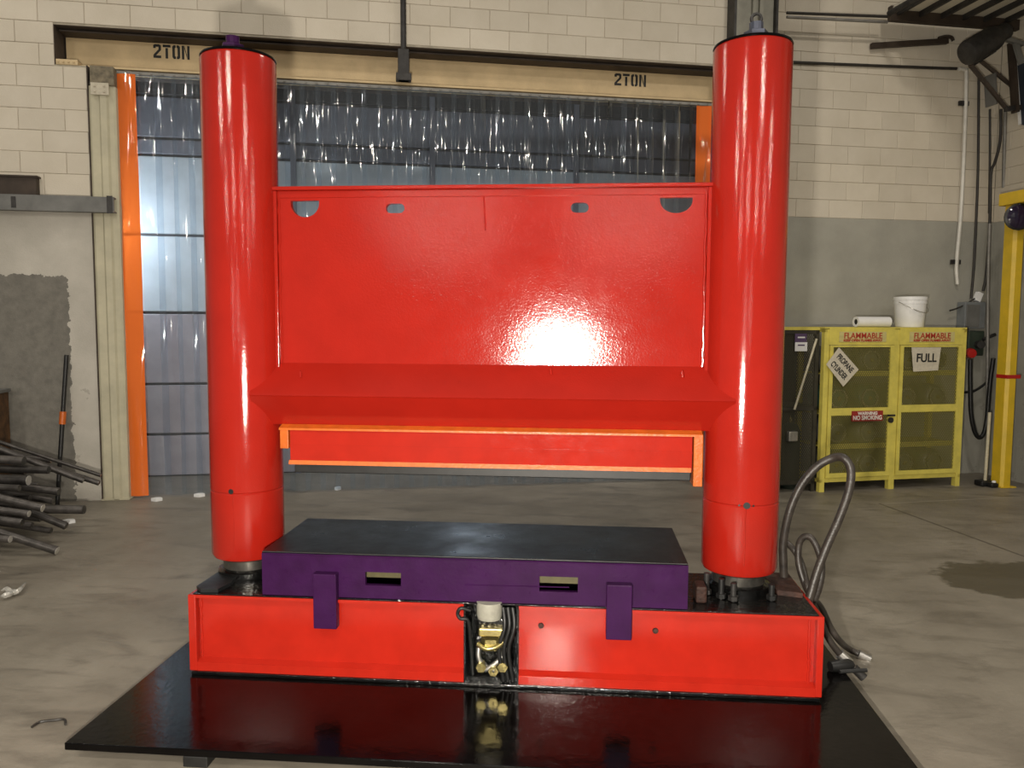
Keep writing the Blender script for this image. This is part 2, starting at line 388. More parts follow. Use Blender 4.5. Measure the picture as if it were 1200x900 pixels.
OPL, OPR, OPT = .0, 6.30, 4.11            # curtain opening: left, right, top
RL, RT = -.37, 4.469                       # lintel recess: left end and top
TOP = 6.6; PZ = 2.914; CH = .1965; TH = .42; MJ = -.007
wc = thing('wall_back', 'cream painted concrete block wall, grey lower band', 'wall', W(0, 0, 0), WA)
del wc['category']; struct(wc)
def wbox(name, m, s0, s1, d0, d1, z0, z1, parent, bev=0):
    b = B(); (b.bbox(s0, s1, -d1, -d0, z0, z1, bev) if bev else b.box(s0, s1, -d1, -d0, z0, z1))
    return b.build(name, m, parent, world=False)
b = B()
b.box(-6.5, OPL-.09, -MJ, TH, PZ, OPT); b.box(-6.5, RL, -MJ, TH, OPT, RT); b.box(-6.5, SC+.4, -MJ, TH, RT, TOP); b.box(6.62, SC+.4, -MJ, TH, PZ, RT)
b.build('mortar_bed', 'mortar', wc, world=False)
b = B(); b.box(-6.5, OPL-.09, 0, TH, 0, PZ); b.box(6.62, SC+.4, 0, TH, 0, PZ); b.build('rendered_face', 'wall', wc, world=False)
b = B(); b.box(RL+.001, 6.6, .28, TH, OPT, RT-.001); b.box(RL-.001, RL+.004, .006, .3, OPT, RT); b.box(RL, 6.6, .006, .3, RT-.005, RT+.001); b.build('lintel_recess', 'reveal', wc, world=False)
# blocks, each its own piece
BL = .40; GAP = .003; cache = {}
def block_mesh(w, h):
    k = (round(w, 3), round(h, 3))
    if k not in cache:
        g = B(); c = .004; d = .022
        x, z = w/2, h/2
        v = [(-x, 0, -z), (x, 0, -z), (x, 0, z), (-x, 0, z)]
        inn = [(-x+c, -.0, -z+c), (x-c, 0, -z+c), (x-c, 0, z-c), (-x+c, 0, z-c)]
        A = [g.bm.verts.new(p) for p in inn]; Bk = [g.bm.verts.new((p[0], c, p[2])) for p in v]; Cc = [g.bm.verts.new((p[0], d, p[2])) for p in v]
        g.bm.faces.new(A)
        for i in range(4):
            j = (i+1) % 4
            g.bm.faces.new((A[i], A[j], Bk[j], Bk[i])); g.bm.faces.new((Bk[i], Bk[j], Cc[j], Cc[i]))
        bmesh.ops.recalc_face_normals(g.bm, faces=g.bm.faces)
        me = bpy.data.meshes.new('block'); g.bm.to_mesh(me); g.bm.free(); me.materials.append(M['block']); cache[k] = me
    return cache[k]
holes = [(OPL-.09, 6.62, -1, OPT), (RL, 6.62, OPT, RT)]
def subtract(rect, hole):
    x0, x1, z0, z1 = rect; a, bb, c, d = hole
    if x1 <= a or x0 >= bb or z1 <= c or z0 >= d: return [rect]
    o = []
    if x0 < a: o.append((x0, a, z0, z1))
    if x1 > bb: o.append((bb, x1, z0, z1))
    m0, m1 = max(x0, a), min(x1, bb)
    if z1 > d: o.append((m0, m1, d, z1))
    if z0 < c: o.append((m0, m1, z0, c))
    return o
nb = 0
for k in range(13):
    z0 = PZ + k*CH; x = -1.7 + (k % 2)*BL/2
    while x < SC:
        rects = [(x, min(x+BL, SC), z0, z0+CH)]
        for h in holes: rects = [q for r_ in rects for q in subtract(r_, h)]
        for (a, bb, c, d) in rects:
            if bb-a < .03 or d-c < .03: continue
            o = bpy.data.objects.new('block', block_mesh(bb-a-GAP, d-c-GAP)); COL.objects.link(o); o.parent = wc
            o.location = ((a+bb)/2, random.uniform(-.0015, .0015), (c+d)/2); nb += 1
        x += BL

# side wall at the right
ws = thing('wall_right', 'shadowed block side wall at the yellow guard post', 'wall', W(SC, 0, 0), WA-pi/2)   # local x: out from back wall, local y: into wall
del ws['category']; struct(ws)
b = B(); b.box(0, 7, -MJ, .3, PZ, TOP); b.build('mortar_bed', 'mortar', ws, world=False)
b = B(); b.box(0, 7, 0, .3, 0, PZ); b.build('rendered_face', 'wall', ws, world=False)
for k in range(11):
    x = (k % 2)*BL/2-BL/2
    while x < 2.6:
        a, bb = max(x, 0), x+BL
        if bb-a > .05:
            o = bpy.data.objects.new('block', block_mesh(bb-a-GAP, CH-GAP)); COL.objects.link(o); o.parent = ws
            o.location = ((a+bb)/2, random.uniform(-.0015, .0015), PZ+(k+.5)*CH)
        x += BL

# vestibule beyond the curtain: side walls, roof, and a closed sectional door
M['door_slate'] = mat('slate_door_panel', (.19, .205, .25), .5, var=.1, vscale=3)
M['door_pale'] = mat('light_toned_door_panel', (.55, .62, .68), .5, var=.1, vscale=3)
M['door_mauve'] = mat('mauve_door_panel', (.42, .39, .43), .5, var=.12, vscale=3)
M['door_dark'] = mat('shade_toned_door_panel', (.05, .052, .058), .6, var=.2, vscale=3)
VD = 1.15
for nm, s0, s1, z0, z1, d0, d1 in (('wall_vestibule_left', -.75, -.62, 0, 5.0, TH, 1.6), ('wall_vestibule_right', 6.95, 7.08, 0, 5.0, TH, 1.6)):
    b = B()
    for P in (0,):
        g = bmesh.new(); t_ = B.__new__(B); t_.bm = g; t_.box(s0, s1, d0, d1, z0, z1)
        b.merge(g, MW[wc.name])
    struct(b.build(nm, 'mortar'), 'plain side wall of the vestibule behind the strip curtain')
b = B(); g = bmesh.new(); t_ = B.__new__(B); t_.bm = g; t_.box(-.75, 7.08, TH, 1.6, 4.75, 4.85); b.merge(g, MW[wc.name]); struct(b.build('ceiling_vestibule', 'mortar'), 'dark ceiling of the vestibule behind the strip curtain')
dr = thing('sectional_door', 'closed sectional metal door seen through the clear strip curtain', 'door', W(0, -VD, 0), WA)
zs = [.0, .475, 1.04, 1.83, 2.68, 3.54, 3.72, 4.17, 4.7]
pm = ['door_mauve', 'door_mauve', 'door_mauve', 'door_pale', 'door_pale', 'door_slate', 'door_slate', 'door_dark']  # shade at the top and light at mid height put into the panel colours
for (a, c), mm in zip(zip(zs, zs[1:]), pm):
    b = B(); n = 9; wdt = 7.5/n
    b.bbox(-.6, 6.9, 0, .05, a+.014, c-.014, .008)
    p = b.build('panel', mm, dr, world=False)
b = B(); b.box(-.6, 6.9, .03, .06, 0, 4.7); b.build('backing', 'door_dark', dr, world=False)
for s in (1.65, 3.2, 4.9):
    b = B(); b.box(s-.03, s+.03, -.03, 0, 0, 4.7); b.build('stile', 'door_slate', dr, world=False)
lp = thing('vestibule_fill_lamp', 'added tube lamp brightening the door behind the strip curtain', 'lamp', W(-.565, -.72, 2.9), WA)  # unseen lamp added to brighten the middle of the door
b = B(); b.bbox(-.04, 0, -.08, .08, -.65, .65, .01); b.build('housing', 'white_plastic', lp, world=False)
me_ = bpy.data.materials.new('lit_tube'); me_.use_nodes = True; bb_ = me_.node_tree.nodes['Principled BSDF']; bb_.inputs['Emission Color'].default_value = (.86, .93, 1, 1); bb_.inputs['Emission Strength'].default_value = 4; M['lit_tube'] = me_
b = B(); b.cyl((.03, 0, -.6), (.03, 0, .6), .022); b.build('tube', 'lit_tube', lp, world=False)
lamp('vestibule_fill_lamp_light', 'POINT', W(-.40, -.72, 2.7), 42, (.82, .91, 1), .10)  # light of the added tube lamp
lamp('vestibule_mid_light', 'POINT', W(3.6, -.80, 2.2), 9, (.82, .91, 1), .10)  # bare point light at mid height of the vestibule, no fixture

# ------------------------------------------------------------------ lintel, jamb, rail and curtain
li = thing('lintel_beam', 'cream steel lintel beam stencilled 2TON over the curtain opening', 'beam', W(0, 0, OPT), WA)
H = RT-OPT
b = B(); b.box(RL+.02, 6.58, .25, .275, 0, H-.02); b.build('web', 'lintel', li, world=False)
b = B(); b.box(RL+.02, 6.58, .05, .25, 0, .018); b.build('bottom_flange', 'lintel', li, world=False)
b = B(); b.box(RL+.02, 6.58, .08, .25, H-.035, H-.02); b.build('top_flange', 'brown_steel', li, world=False)
b = B(); b.bbox(RL+.01, RL+.20, .0, .12, -.001, .05, .006)
for i in range(4): b.lathe([(0, -.01), (.009, -.008), (.011, 0)], (RL+.03+i*.045, -.001, .025), 8, 'y')
b.build('bearing_plate', 'lintel', li, world=False)
GL = {'2': [[(0, 5.6), (0, 6.4), (.8, 7), (3.2, 7), (4, 6.4), (4, 4.2), (1.4, 1.3), (4, 1.3), (4, 0), (0, 0), (0, 1.5), (2.7, 4.5), (2.7, 5.7), (1.3, 5.7), (1.3, 5.0), (0, 5.0)]],
      'T': [[(0, 5.7), (0, 7), (4, 7), (4, 5.7)], [(1.35, 0), (1.35, 5.3), (2.65, 5.3), (2.65, 0)]],
      'O': [[(1.75, 0), (.7, 0), (0, .8), (0, 6.2), (.7, 7), (1.75, 7), (1.75, 5.8), (1.3, 5.6), (1.3, 1.4), (1.75, 1.2)], [(2.25, 0), (3.3, 0), (4, .8), (4, 6.2), (3.3, 7), (2.25, 7), (2.25, 5.8), (2.7, 5.6), (2.7, 1.4), (2.25, 1.2)]],
      'N': [[(0, 0), (0, 7), (1.2, 7), (1.2, 0)], [(2.8, 0), (2.8, 7), (4, 7), (4, 0)], [(1.35, 5.6), (1.35, 7), (2.65, 2.2), (2.65, .6)]]}
def stencil_mesh(hh):
    spl = []; x = 0; k = hh/7
    for ch in '2TON':
        for pl in GL[ch]: spl.append([((x+u)*k, v*k) for u, v in pl])
        x += 4.9
    return curve_mesh('lettering', spl, .002)
for (px0, px1, py0, py1) in ((180, 222, 53, 69), (720, 757, 87, 101)):
    s0, za = onwall(px0, py1, -.25); s1, zb = onwall(px1, py0, -.25)
    hh = zb-za-.02
    me = stencil_mesh(hh)
    w = max(v.co.x for v in me.vertices)
    for v in me.vertices: v.co.x *= (s1-s0)/w
    stand(me, Matrix.Translation((s0, .247, za-OPT+.01)) @ UP)
    link('lettering', me, 'ink', li, label='black stencilled 2TON')

sr, zr0 = onwall(473, 95, .05); _, zr1 = onwall(473, 58, .05)
hr = thing('hanger_rod', 'dark steel rod hanging in front of the lintel beam', 'rod', W(sr, .05, zr0), WA)
b = B(); b.cyl((0, 0, zr1-zr0-.02), (0, 0, 2.4), .028); b.build('rod', 'dark_steel', hr, world=False, smooth=40)
b = B(); b.bbox(-.055, .055, -.03, .05, 0, zr1-zr0, .006); b.bbox(-.075, .075, -.045, .05, 0, .07, .006); b.build('clamp', 'dark_steel', hr, world=False)

jl, jr = onwall(112, 330)[0], onwall(143, 330)[0]
jb = thing('jamb_post', 'cream steel jamb post at the left of the strip curtain', 'post', W((jl+jr)/2, 0, 0), WA)
hw = (jr-jl)/2
b = B(); pr = [(-hw, .10), (-hw, .0), (-hw+.02, -.012), (-hw*.25, -.012), (-hw*.1, -.03), (hw*.35, -.03), (hw*.5, -.012), (hw-.02, -.012), (hw, 0), (hw, .10)]
b.prism(pr, 0, 3.93, 'z'); b.build('post', 'jamb', jb, world=False, smooth=30)
b = B(); b.box(-hw-.012, -hw-.002, -.01, .10, 0, OPT); b.build('edge_gap', 'reveal', jb, world=False)
b = B(); b.bbox(-hw-.01, hw+.015, -.03, .1, 0, .014, .003); b.build('base_plate', 'jamb', jb, world=False)
b = B(); b.bbox(-hw*.8, hw, -.04, .06, 3.93, 4.105, .01); b.build('seat_bracket', 'dirty_cream', jb, world=False)
b = B(); b.bbox(-hw*.75, hw*.6, -.046, -.03, 3.84, 3.95, .003)
for i in (-1, 1):
    for k in (0, 1): b.lathe([(0, -.012), (.010, -.009), (.012, 0)], (i*hw*.35-.01, -.046, 3.87+k*.05), 8, 'y')
b.build('bolted_plate', 'paper', jb, world=False)

# steel rail bar on the left wall, with its bracket
s1, zt_ = onwall(133, 231, .10); _, zb_ = onwall(133, 249, .10); s2, zq = onwall(42, 208, .08)
rb = thing('wall_rail', 'dark grey steel rail fixed across the wall left of the curtain', 'rail', W(s1-1.0, 0, zb_), WA)
b = B(); hh = zt_-zb_
b.prism([(-.10, 0), (-.10, hh), (-.02, hh), (-.02, hh-.012), (-.088, hh-.012), (-.088, .012), (-.02, .012), (-.02, 0)], -2.6, 1.0, 'x'); b.build('channel', 'grey_steel', rb, world=False)
b = B(); b.box(-2.6, s2-(s1-1.0), -.08, -.002, hh, zq-zb_); b.box(-2.6, s2-(s1-1.0)+.015, -.095, -.002, zq-zb_, zq-zb_+.015); b.build('bracket', 'brown_steel', rb, world=False)
b = B(); b.bbox(.12, .16, -.106, -.1, .02, hh-.02, .002); b.build('splice_plate', 'dark_steel', rb, world=False)
b = B(); b.bbox(.94, .99, -.108, -.1, -.01, hh+.01, .002); b.build('splice_plate', 'dark_steel', rb, world=False)

# strip curtain
sc_ = thing('strip_curtain', 'clear vinyl strip curtain with orange edge strips across the opening', 'curtain', W(0, -.08, 0), WA)
b = B(); b.bbox(.1, 6.22, -.02, .03, 4.07, 4.10, .004)
for i in range(60): b.lathe([(0, -.012), (.012, -.008), (.013, 0)], (.15+i*.102, -.02, 4.085), 6, 'y')
b.build('mounting_rail', 'grey_pipe', sc_, world=False)
def strip_mesh(i, w=.2, z0=.02, z1=4.07):
    rnd = random.Random(i); bm = bmesh.new(); nx, nz = 8, 26
    dep = rnd.uniform(.012, .024)*rnd.choice((1, 1, -1)); ph = rnd.uniform(0, 6); tw = rnd.uniform(-.10, .10); fr = rnd.uniform(1.5, 3)
    rows = []
    for k in range(nz+1):
        t = k/nz; z = z1+(z0-z1)*t; row = []
        for j in range(nx+1):
            u = j/nx*2-1
            y = -dep*(1-u*u)*(1+.3*sin(fr*t*6+ph)) + tw*u*w/2*sin(t*3) + .006*sin(9*t+ph+u*2)
            row.append(bm.verts.new((u*w/2, y, z)))
        rows.append(row)
    for a, c in zip(rows, rows[1:]):
        for j in range(nx): bm.faces.new((a[j], a[j+1], c[j+1], c[j]))
    me = bpy.data.meshes.new('strip'); bm.to_mesh(me); bm.free()
    me.polygons.foreach_set('use_smooth', [True]*len(me.polygons)); return me
clear = [strip_mesh(i) for i in range(7)]
for me in clear: me.materials.append(M['strip'])
orn = [strip_mesh(50+i, .17) for i in range(3)]
for me in orn: me.materials.append(M['strip_orange'])
def put_strip(me, s, d, rz=0, name='strip'):
    o = bpy.data.objects.new(name, me); COL.objects.link(o); o.parent = sc_; o.location = (s, d, 0); o.rotation_euler = (0, 0, rz); return o
x = .42; i = 0
while x < 5.98:
    put_strip(clear[random.randrange(7)], x, -.012 if i % 2 else .022, random.uniform(-.05, .05)); x += .15; i += 1
ol = (onwall(143, 330, -.08)[0]+onwall(169, 330, -.08)[0])/2
for s, d in ((ol, -.02),): put_strip(orn[0], s, d, 0, 'orange_strip')
orr = onwall(824, 150, -.08)[0]
for s, d in ((orr, -.02), (orr+.15, .01)): put_strip(orn[1], s, d, 0, 'orange_strip')

# ------------------------------------------------------------------ steel column behind the right cylinder
sa, sb = onwall(857, 15, .1)[0], onwall(908, 15, .1)[0]
scn = thing('building_column', 'grey steel building column against the wall behind the red press', 'column', W((sa+sb)/2, .12, 0), WA)
hw = (sb-sa)/2
b = B(); b.box(-hw, -hw+.025, -.06, .118, 0, 6.5); b.box(hw-.025, hw, -.06, .118, 0, 6.5); b.build('flange', 'dark_steel', scn, world=False)
b = B(); b.box(-hw+.025, hw-.025, -.0, .03, 0, 6.5); b.build('web', 'column_grey', scn, world=False)
b = B(); b.box(-.03, .01, -.035, 0, 0, 6.5); b.box(.05, .09, -.03, 0, 0, 6.5); b.build('conduit', 'column_grey', scn, world=False)

# ------------------------------------------------------------------ right-hand wall fittings
def wtube(name, label, cat, m, pix, r, d, sub=6, seg=8, group=None):
    pts = [W(*((onwall(px, py, d)[0], d, onwall(px, py, d)[1]))) for px, py in pix]
    return tag(B().tube(pts, r, seg, sub).build(name, m, smooth=50), label, cat, group)
wtube('conduit', 'thin dark conduit running level along the cream block wall', 'conduit', 'cable', [(905, 72), (1000, 76), (1090, 79.5), (1121, 80.5)], .016, .02)
wc2 = thing('white_pipe', 'white conduit pipe dropping down the block wall beside the corner', 'pipe', W(onwall(1128, 200)[0], .04, 1.9), WA)
pts = [W(onwall(px, py, .04)[0], .04, onwall(px, py, .04)[1]) for px, py in ((1124, 81), (1130, 82), (1132.5, 90), (1130, 170), (1126, 250), (1121, 308), (1122, 333))]
B().tube(pts, .022, 8, 5).build('pipe', 'pipe_white', wc2, smooth=50)
for (px, py) in ((1130, 121), (1120.5, 307)):
    s, z = onwall(px, py, .04); b = B(); p0 = W(s-.06, .03, z); b.bar(p0, W(s+.06, .03, z), .025, .05); b.build('pipe_clip', 'dark_steel', wc2)
wtube('support_pipe', 'pair of slim grey pipes under the deck edge, lower pipe', 'pipe', 'grey_pipe', [(922, 20), (1000, 24), (1040, 26)], .015, .25, 1)
wtube('support_pipe', 'pair of slim grey pipes under the deck edge, upper dark pipe', 'pipe', 'cable', [(922, 15), (1000, 18), (1040, 19.5)], .015, .25, 1)
# hooked dark bar on the wall
hb = thing('hooked_bar', 'dark steel bar with a hooked end fixed high on the block wall', 'bar', W(onwall(1068, 50, .05)[0], .05, onwall(1068, 50, .05)[1]), WA)
P = lambda px, py, d=.05: W(onwall(px, py, d)[0], d, onwall(px, py, d)[1])
b = B(); b.bar(P(1021, 54), P(1110, 48.5), .05, .055); b.build('bar', 'brown_steel', hb)
b = B(); b.tube([P(1100, 45), P(1108, 43), P(1115, 44), P(1117, 48)], .02, 6, 4); b.build('hook', 'brown_steel', hb)
# ribbed deck (raised overhead door) at the top right
zd = 5.06; s0 = onwall(1045, 14, .25)[0]
dk = thing('raised_door', 'raised overhead door panel with dark ribs by the side wall', 'door', W(s0, .25, zd), WA)
b = B(); b.box(0, SC-s0-.03, -4.2, 0, .02, .05); b.build('skin', 'deck', dk, world=False)
b = B(); b.box(-.02, SC-s0-.03, -.02, .04, -.09, .06); b.build('edge_angle', 'brown_steel', dk, world=False)
x = .05
while x < SC-s0-.05:
    b = B(); b.box(x, x+.035, -4.2, -.02, -.035, .02); b.build('rib', 'dark_steel', dk, world=False); x += .26
b = B(); b.cyl((-.1, -.1, -.06), (-.02, -.9, -.03), .03); b.build('track_end', 'dark_steel', dk, world=False)

# helpers for side-wall pieces: px,py on a plane parallel to the side wall, off metres out of it
def S(px, py, off=.05):
    d, z = onside(px, py, off); return W(SC-off, d, z)
def G(px, py, s, d0=None):   # point at given wall distance d
    ss, z = onwall(px, py, s); return W(ss, s, z)
# blower on a bracket
fb = thing('wall_blower', 'dark grey blower drum on a steel corner bracket below the raised door', 'blower', G(1165, 80, .45), WA)
D = .45
b = B(); a0, a1 = G(1138, 60, D), G(1172, 40, D)
ax = (a1-a0).normalized()
q = ax.to_track_quat('Z', 'Y').to_matrix().to_4x4()
b.lathe([(0, -.08), (.09, -.08), (.125, -.06), (.135, -.03), (.135, .28), (.12, .33), (0, .33)], a0, 20, rot=q); b.build('drum', 'dark_steel', fb, smooth=35)
b = B(); b.lathe([(0, .33), (.09, .33), (.09, .47), (.06, .50), (0, .50)], a0, 16, rot=q); b.build('motor', 'dark_steel', fb, smooth=35)
b = B(); b.bar(G(1137, 76, D-.12), G(1180, 128, D-.12), .07, .03, .4); b.build('bracket_arm', 'brown_steel', fb)
b = B(); b.bar(G(1150, 72, D-.2), G(1197, 110, D-.2), .06, .03, .4); b.build('bracket_arm', 'brown_steel', fb)
b = B(); b.bar(G(1137, 78, D-.14), G(1165, 60, D-.14), .05, .03); b.build('bracket_arm', 'dark_steel', fb)
b = B(); b.bar(G(1185, 50, D-.1), G(1190, 132, D-.1), .09, .03); b.build('upright', 'brown_steel', fb)
b = B(); p0 = G(1165, 105, D-.25); b.bar(G(1160, 88, D-.25), G(1162, 124, D-.25), .16, .02); b.build('back_plate', 'grey_steel', fb)
b = B(); b.bar(G(1178, 128, D-.1), G(1196, 126, D-.1), .05, .05); b.build('foot', 'dark_steel', fb)
b = B(); b.bar(G(1176, 45, D), G(1199, 52, D), .05, .04); b.bar(G(1190, 50, D), G(1197, 75, D), .03, .06); b.build('tie_bar', 'grey_steel', fb)
# dark board with a white frame on the side wall
bo = thing('framed_board', 'navy board in a white frame high on the side wall', 'board', S(1196, 110, .02), WA)
p = [S(1191, 76, .03), S(1225, 60, .03), S(1225, 152, .03), S(1196, 146, .03)]
b = B(); v = [b.bm.verts.new(x_) for x_ in p]+[b.bm.verts.new(x_+WT*.02) for x_ in p]
for f in ((0,1,2,3), (7,6,5,4), (0,4,5,1), (1,5,6,2), (2,6,7,3), (3,7,4,0)): b.bm.faces.new([v[i] for i in f])
b.build('panel', 'navy', bo)
b = B(); b.bar(p[0], p[3], .03, .03); b.bar(p[0], p[1], .03, .03); b.build('frame', 'white_plastic', bo)
# cables and conduits down the corner
for k, (pix, r, m, lab, d) in enumerate((
    ([(1147, 88), (1146, 200), (1142, 300), (1138, 350)], .014, 'cable', 'dark cable dropping beside the white pipe to the grey box', .06),
    ([(1160, 128), (1160, 180), (1159, 250)], .012, 'cable', 'thin dark cable hanging straight below the blower bracket', .10),
    ([(1173, 128), (1172, 165), (1166, 190), (1161, 205), (1160, 260), (1156, 320), (1152, 341)], .016, 'cable', 'kinked dark cable from the blower to the white plug', .13),
    ([(1178, 130), (1176, 220)], .02, 'grey_pipe', 'short grey conduit above the guard frame bar', .12),
    ([(1160, 262), (1158, 330), (1157, 440), (1156, 548)], .018, 'grey_pipe', 'long grey conduit standing in the wall corner', .19))):
    wtube('cable' if m == 'cable' else 'corner_conduit', lab, 'cable' if m == 'cable' else 'conduit', m, pix, r, d, 4)
# switch box with plug, red lamp and hose loop
eb = thing('switch_box', 'grey electrical box beside the yellow cage, white plug on top', 'box', G(1143, 384, .1), WA)
def pixbox(name, m, parent, x0, y0, x1, y1, d0, d1, bev=.01):
    sA, zA = onwall(x0, y1, d1); sB, zB = onwall(x1, y0, d1); Mi = MW[parent.name].inverted()
    o0 = Mi @ W(sA, d1, zA); o1 = Mi @ W(sB, d0, zB)
    b = B(); b.bbox(min(o0.x, o1.x), max(o0.x, o1.x), min(o0.y, o1.y), max(o0.y, o1.y), min(o0.z, o1.z), max(o0.z, o1.z), bev)
    return b.build(name, m, parent, world=False)
pixbox('body', 'grey_paint', eb, 1130, 354, 1156, 385, .005, .14)
pixbox('door', 'grey_steel', eb, 1132, 357, 1149, 383, .14, .15, .004)
b = B(); b.bar(G(1144, 353, .1), G(1148, 343, .1), .06, .06); b.build('plug', 'white_plastic', eb)
b = B(); b.tube([G(1113, 364, .08), G(1120, 362, .08), G(1131, 357, .1), G(1142, 350, .1)], .010, 6, 4); b.build('lead', 'cable', eb, smooth=50)
vb = thing('valve_station', 'dark green valve station with a red button under the grey box', 'valve', G(1145, 405, .1), WA)
pixbox('body', 'green_dark', vb, 1134, 388, 1154, 417, .005, .12)
b = B(); c = G(1137, 414, .2); b.lathe([(0, -.05), (.05, -.045), (.06, 0), (.05, .04), (0, .05)], c, 16, 'y', ); b.build('red_button', 'red_plastic', vb, smooth=50)
b = B(); b.lathe([(0, 0), (.045, 0), (.045, .08), (0, .08)], G(1150, 404, .2), 12, 'y'); b.build('gauge', 'dark_steel', vb, smooth=50)
b = B(); b.bbox(0, .001, 0, .001, 0, .001, .0001); b.bm.clear(); b.cyl(G(1152, 398, .14), G(1166, 392, .14), .02); b.build('handle', 'dark_steel', vb)
wtube('air_hose', 'black air hose hanging in a long loop below the valve station', 'hose', 'black', [(1137, 421), (1137, 450), (1138, 485), (1143, 508), (1150, 512), (1156, 495), (1160, 450), (1164, 420)], .024, .25, 6)
wtube('air_line', 'thin black line sagging between the cage and the guard post', 'hose', 'black', [(1129, 460), (1142, 458), (1154, 450), (1161, 442)], .014, .12, 6)

# yellow guard frame
gp = onz(1174, 570); gd = (gp-WO).dot(WN); gs = (gp-WO).dot(WT)
gf = thing('guard_frame', 'yellow steel guard frame with a red band on its post', 'guard frame', (gp.x, gp.y, 0), WA)
_, gz = onwall(1176, 240, gd)
b = B(); b.prism([(-.075, -.05), (-.045, -.075), (.03, -.075), (.085, -.02), (.085, .07), (-.075, .07)], 0, gz, 'z'); b.build('post', 'post_yellow', gf, world=False)
b = B(); b.bbox(-.12, .10, -1.6, .12, gz, gz+.13, .008); b.build('top_bar', 'post_yellow', gf, world=False)
b = B(); zz = onwall(1176, 441, gd)[1]; b.bbox(-.079, .09, -.079, .074, zz-.02, zz+.02, .003); b.build('band', 'red_plastic', gf, world=False, label='red band')
b = B(); b.bbox(-.085, .10, -.09, .085, 0, .012, .003); b.build('base_plate', 'post_yellow', gf, world=False)
b = B(); b.box(-.075, .085, -1.55, -1.4, 0, gz); b.build('post', 'post_yellow', gf, world=False)
# round lamp on the guard frame
rl = thing('round_lamp', 'round dark lens lamp under the yellow guard bar', 'lamp', G(1193, 254, gd+.12), WA)
c = G(1194, 254, gd+.14)
b = B(); b.lathe([(0, .12), (.08, .11), (.13, .04), (.14, 0), (.12, -.01)], c, 20, 'y'); b.build('housing', 'black', rl, smooth=40)
b = B(); b.lathe([(.125, -.006), (.09, -.03), (.05, -.04), (0, -.045)], c, 20, 'y'); b.build('lens', 'lens', rl, smooth=60)
b = B(); b.cyl(c+Vector((0, 0, .12)), (c.x, c.y, gz-.004), .012); b.build('bracket', 'dark_steel', rl)
# grey steel door post behind the guard
gq = W(SC-.06, gd+.22, 0)
gk = thing('door_post', 'grey painted steel door post behind the yellow guard', 'post', gq, WA)
b = B(); b.box(-.10, .055, -.10, .10, 0, 3.1); b.build('post', 'grey_paint', gk, world=False)
b = B(); b.box(-.13, -.10, -.04, .04, 0, 3.1); b.build('track', 'grey_steel', gk, world=False)
# pale pole standing in a black foot
pf = onz(1155, 569)
pp = thing('marker_pole', 'pale pole standing in a black foot by the yellow guard', 'pole', (pf.x, pf.y, 0), WA)
s, zz = onwall(1165, 484, gd-.02)
b = B(); b.cyl((-.01, 0, .05), (.02, .02, zz), .017, 8); b.build('pole', 'pale_wood', pp, world=False, smooth=50)
b = B(); b.bbox(-.10, .06, -.06, .06, 0, .06, .015); b.bbox(-.04, .05, -.13, -.05, 0, .05, .015); b.build('foot', 'black', pp, world=False)
b = B(); b.lathe([(0, 0), (.022, .003), (.018, .02), (0, .025)], (.02, -.09, .05), 10); b.build('cap', 'white_plastic', pp, world=False, smooth=60)

# ------------------------------------------------------------------ yellow cylinder cage
cl = onz(960, 577); c2 = onz(1119, 567); ca = atan2(c2.y-cl.y, c2.x-cl.x); ca = WA+.045; CW = 1.70; CHT = 1.70; CD = .50
cg = thing('cylinder_cage', 'yellow two-door gas cylinder cage with FLAMMABLE signs', 'cabinet', (cl.x, cl.y, 0), ca)
fr = .055; z0 = .10
b = B()
for x in (0, CW-fr):
    b.box(x, x+fr, CD-fr, CD, 0, CHT)
for z in (z0, CHT-.04):
    b.box(0, CW, CD-.03, CD, z, z+.03); b.box(0, fr*.6, 0, CD, z, z+.03); b.box(CW-fr*.6, CW, 0, CD, z, z+.03)
b.build('rear_frame', 'yellow', cg, world=False)
for x in (0, CW/2-fr*.6, CW-fr):
    b = B(); b.box(x, x+fr*(1.2 if x and x < 1 else 1), .0, fr, 0, CHT); b.build('upright', 'yellow', cg, world=False)
b = B(); b.box(0, CW, .0, CD, CHT-.012, CHT+.012); b.build('roof', 'yellow', cg, world=False)
b = B(); b.box(0, CW, .01, .05, z0, z0+.05); b.build('bottom_rail', 'yellow', cg, world=False)
hd = .17
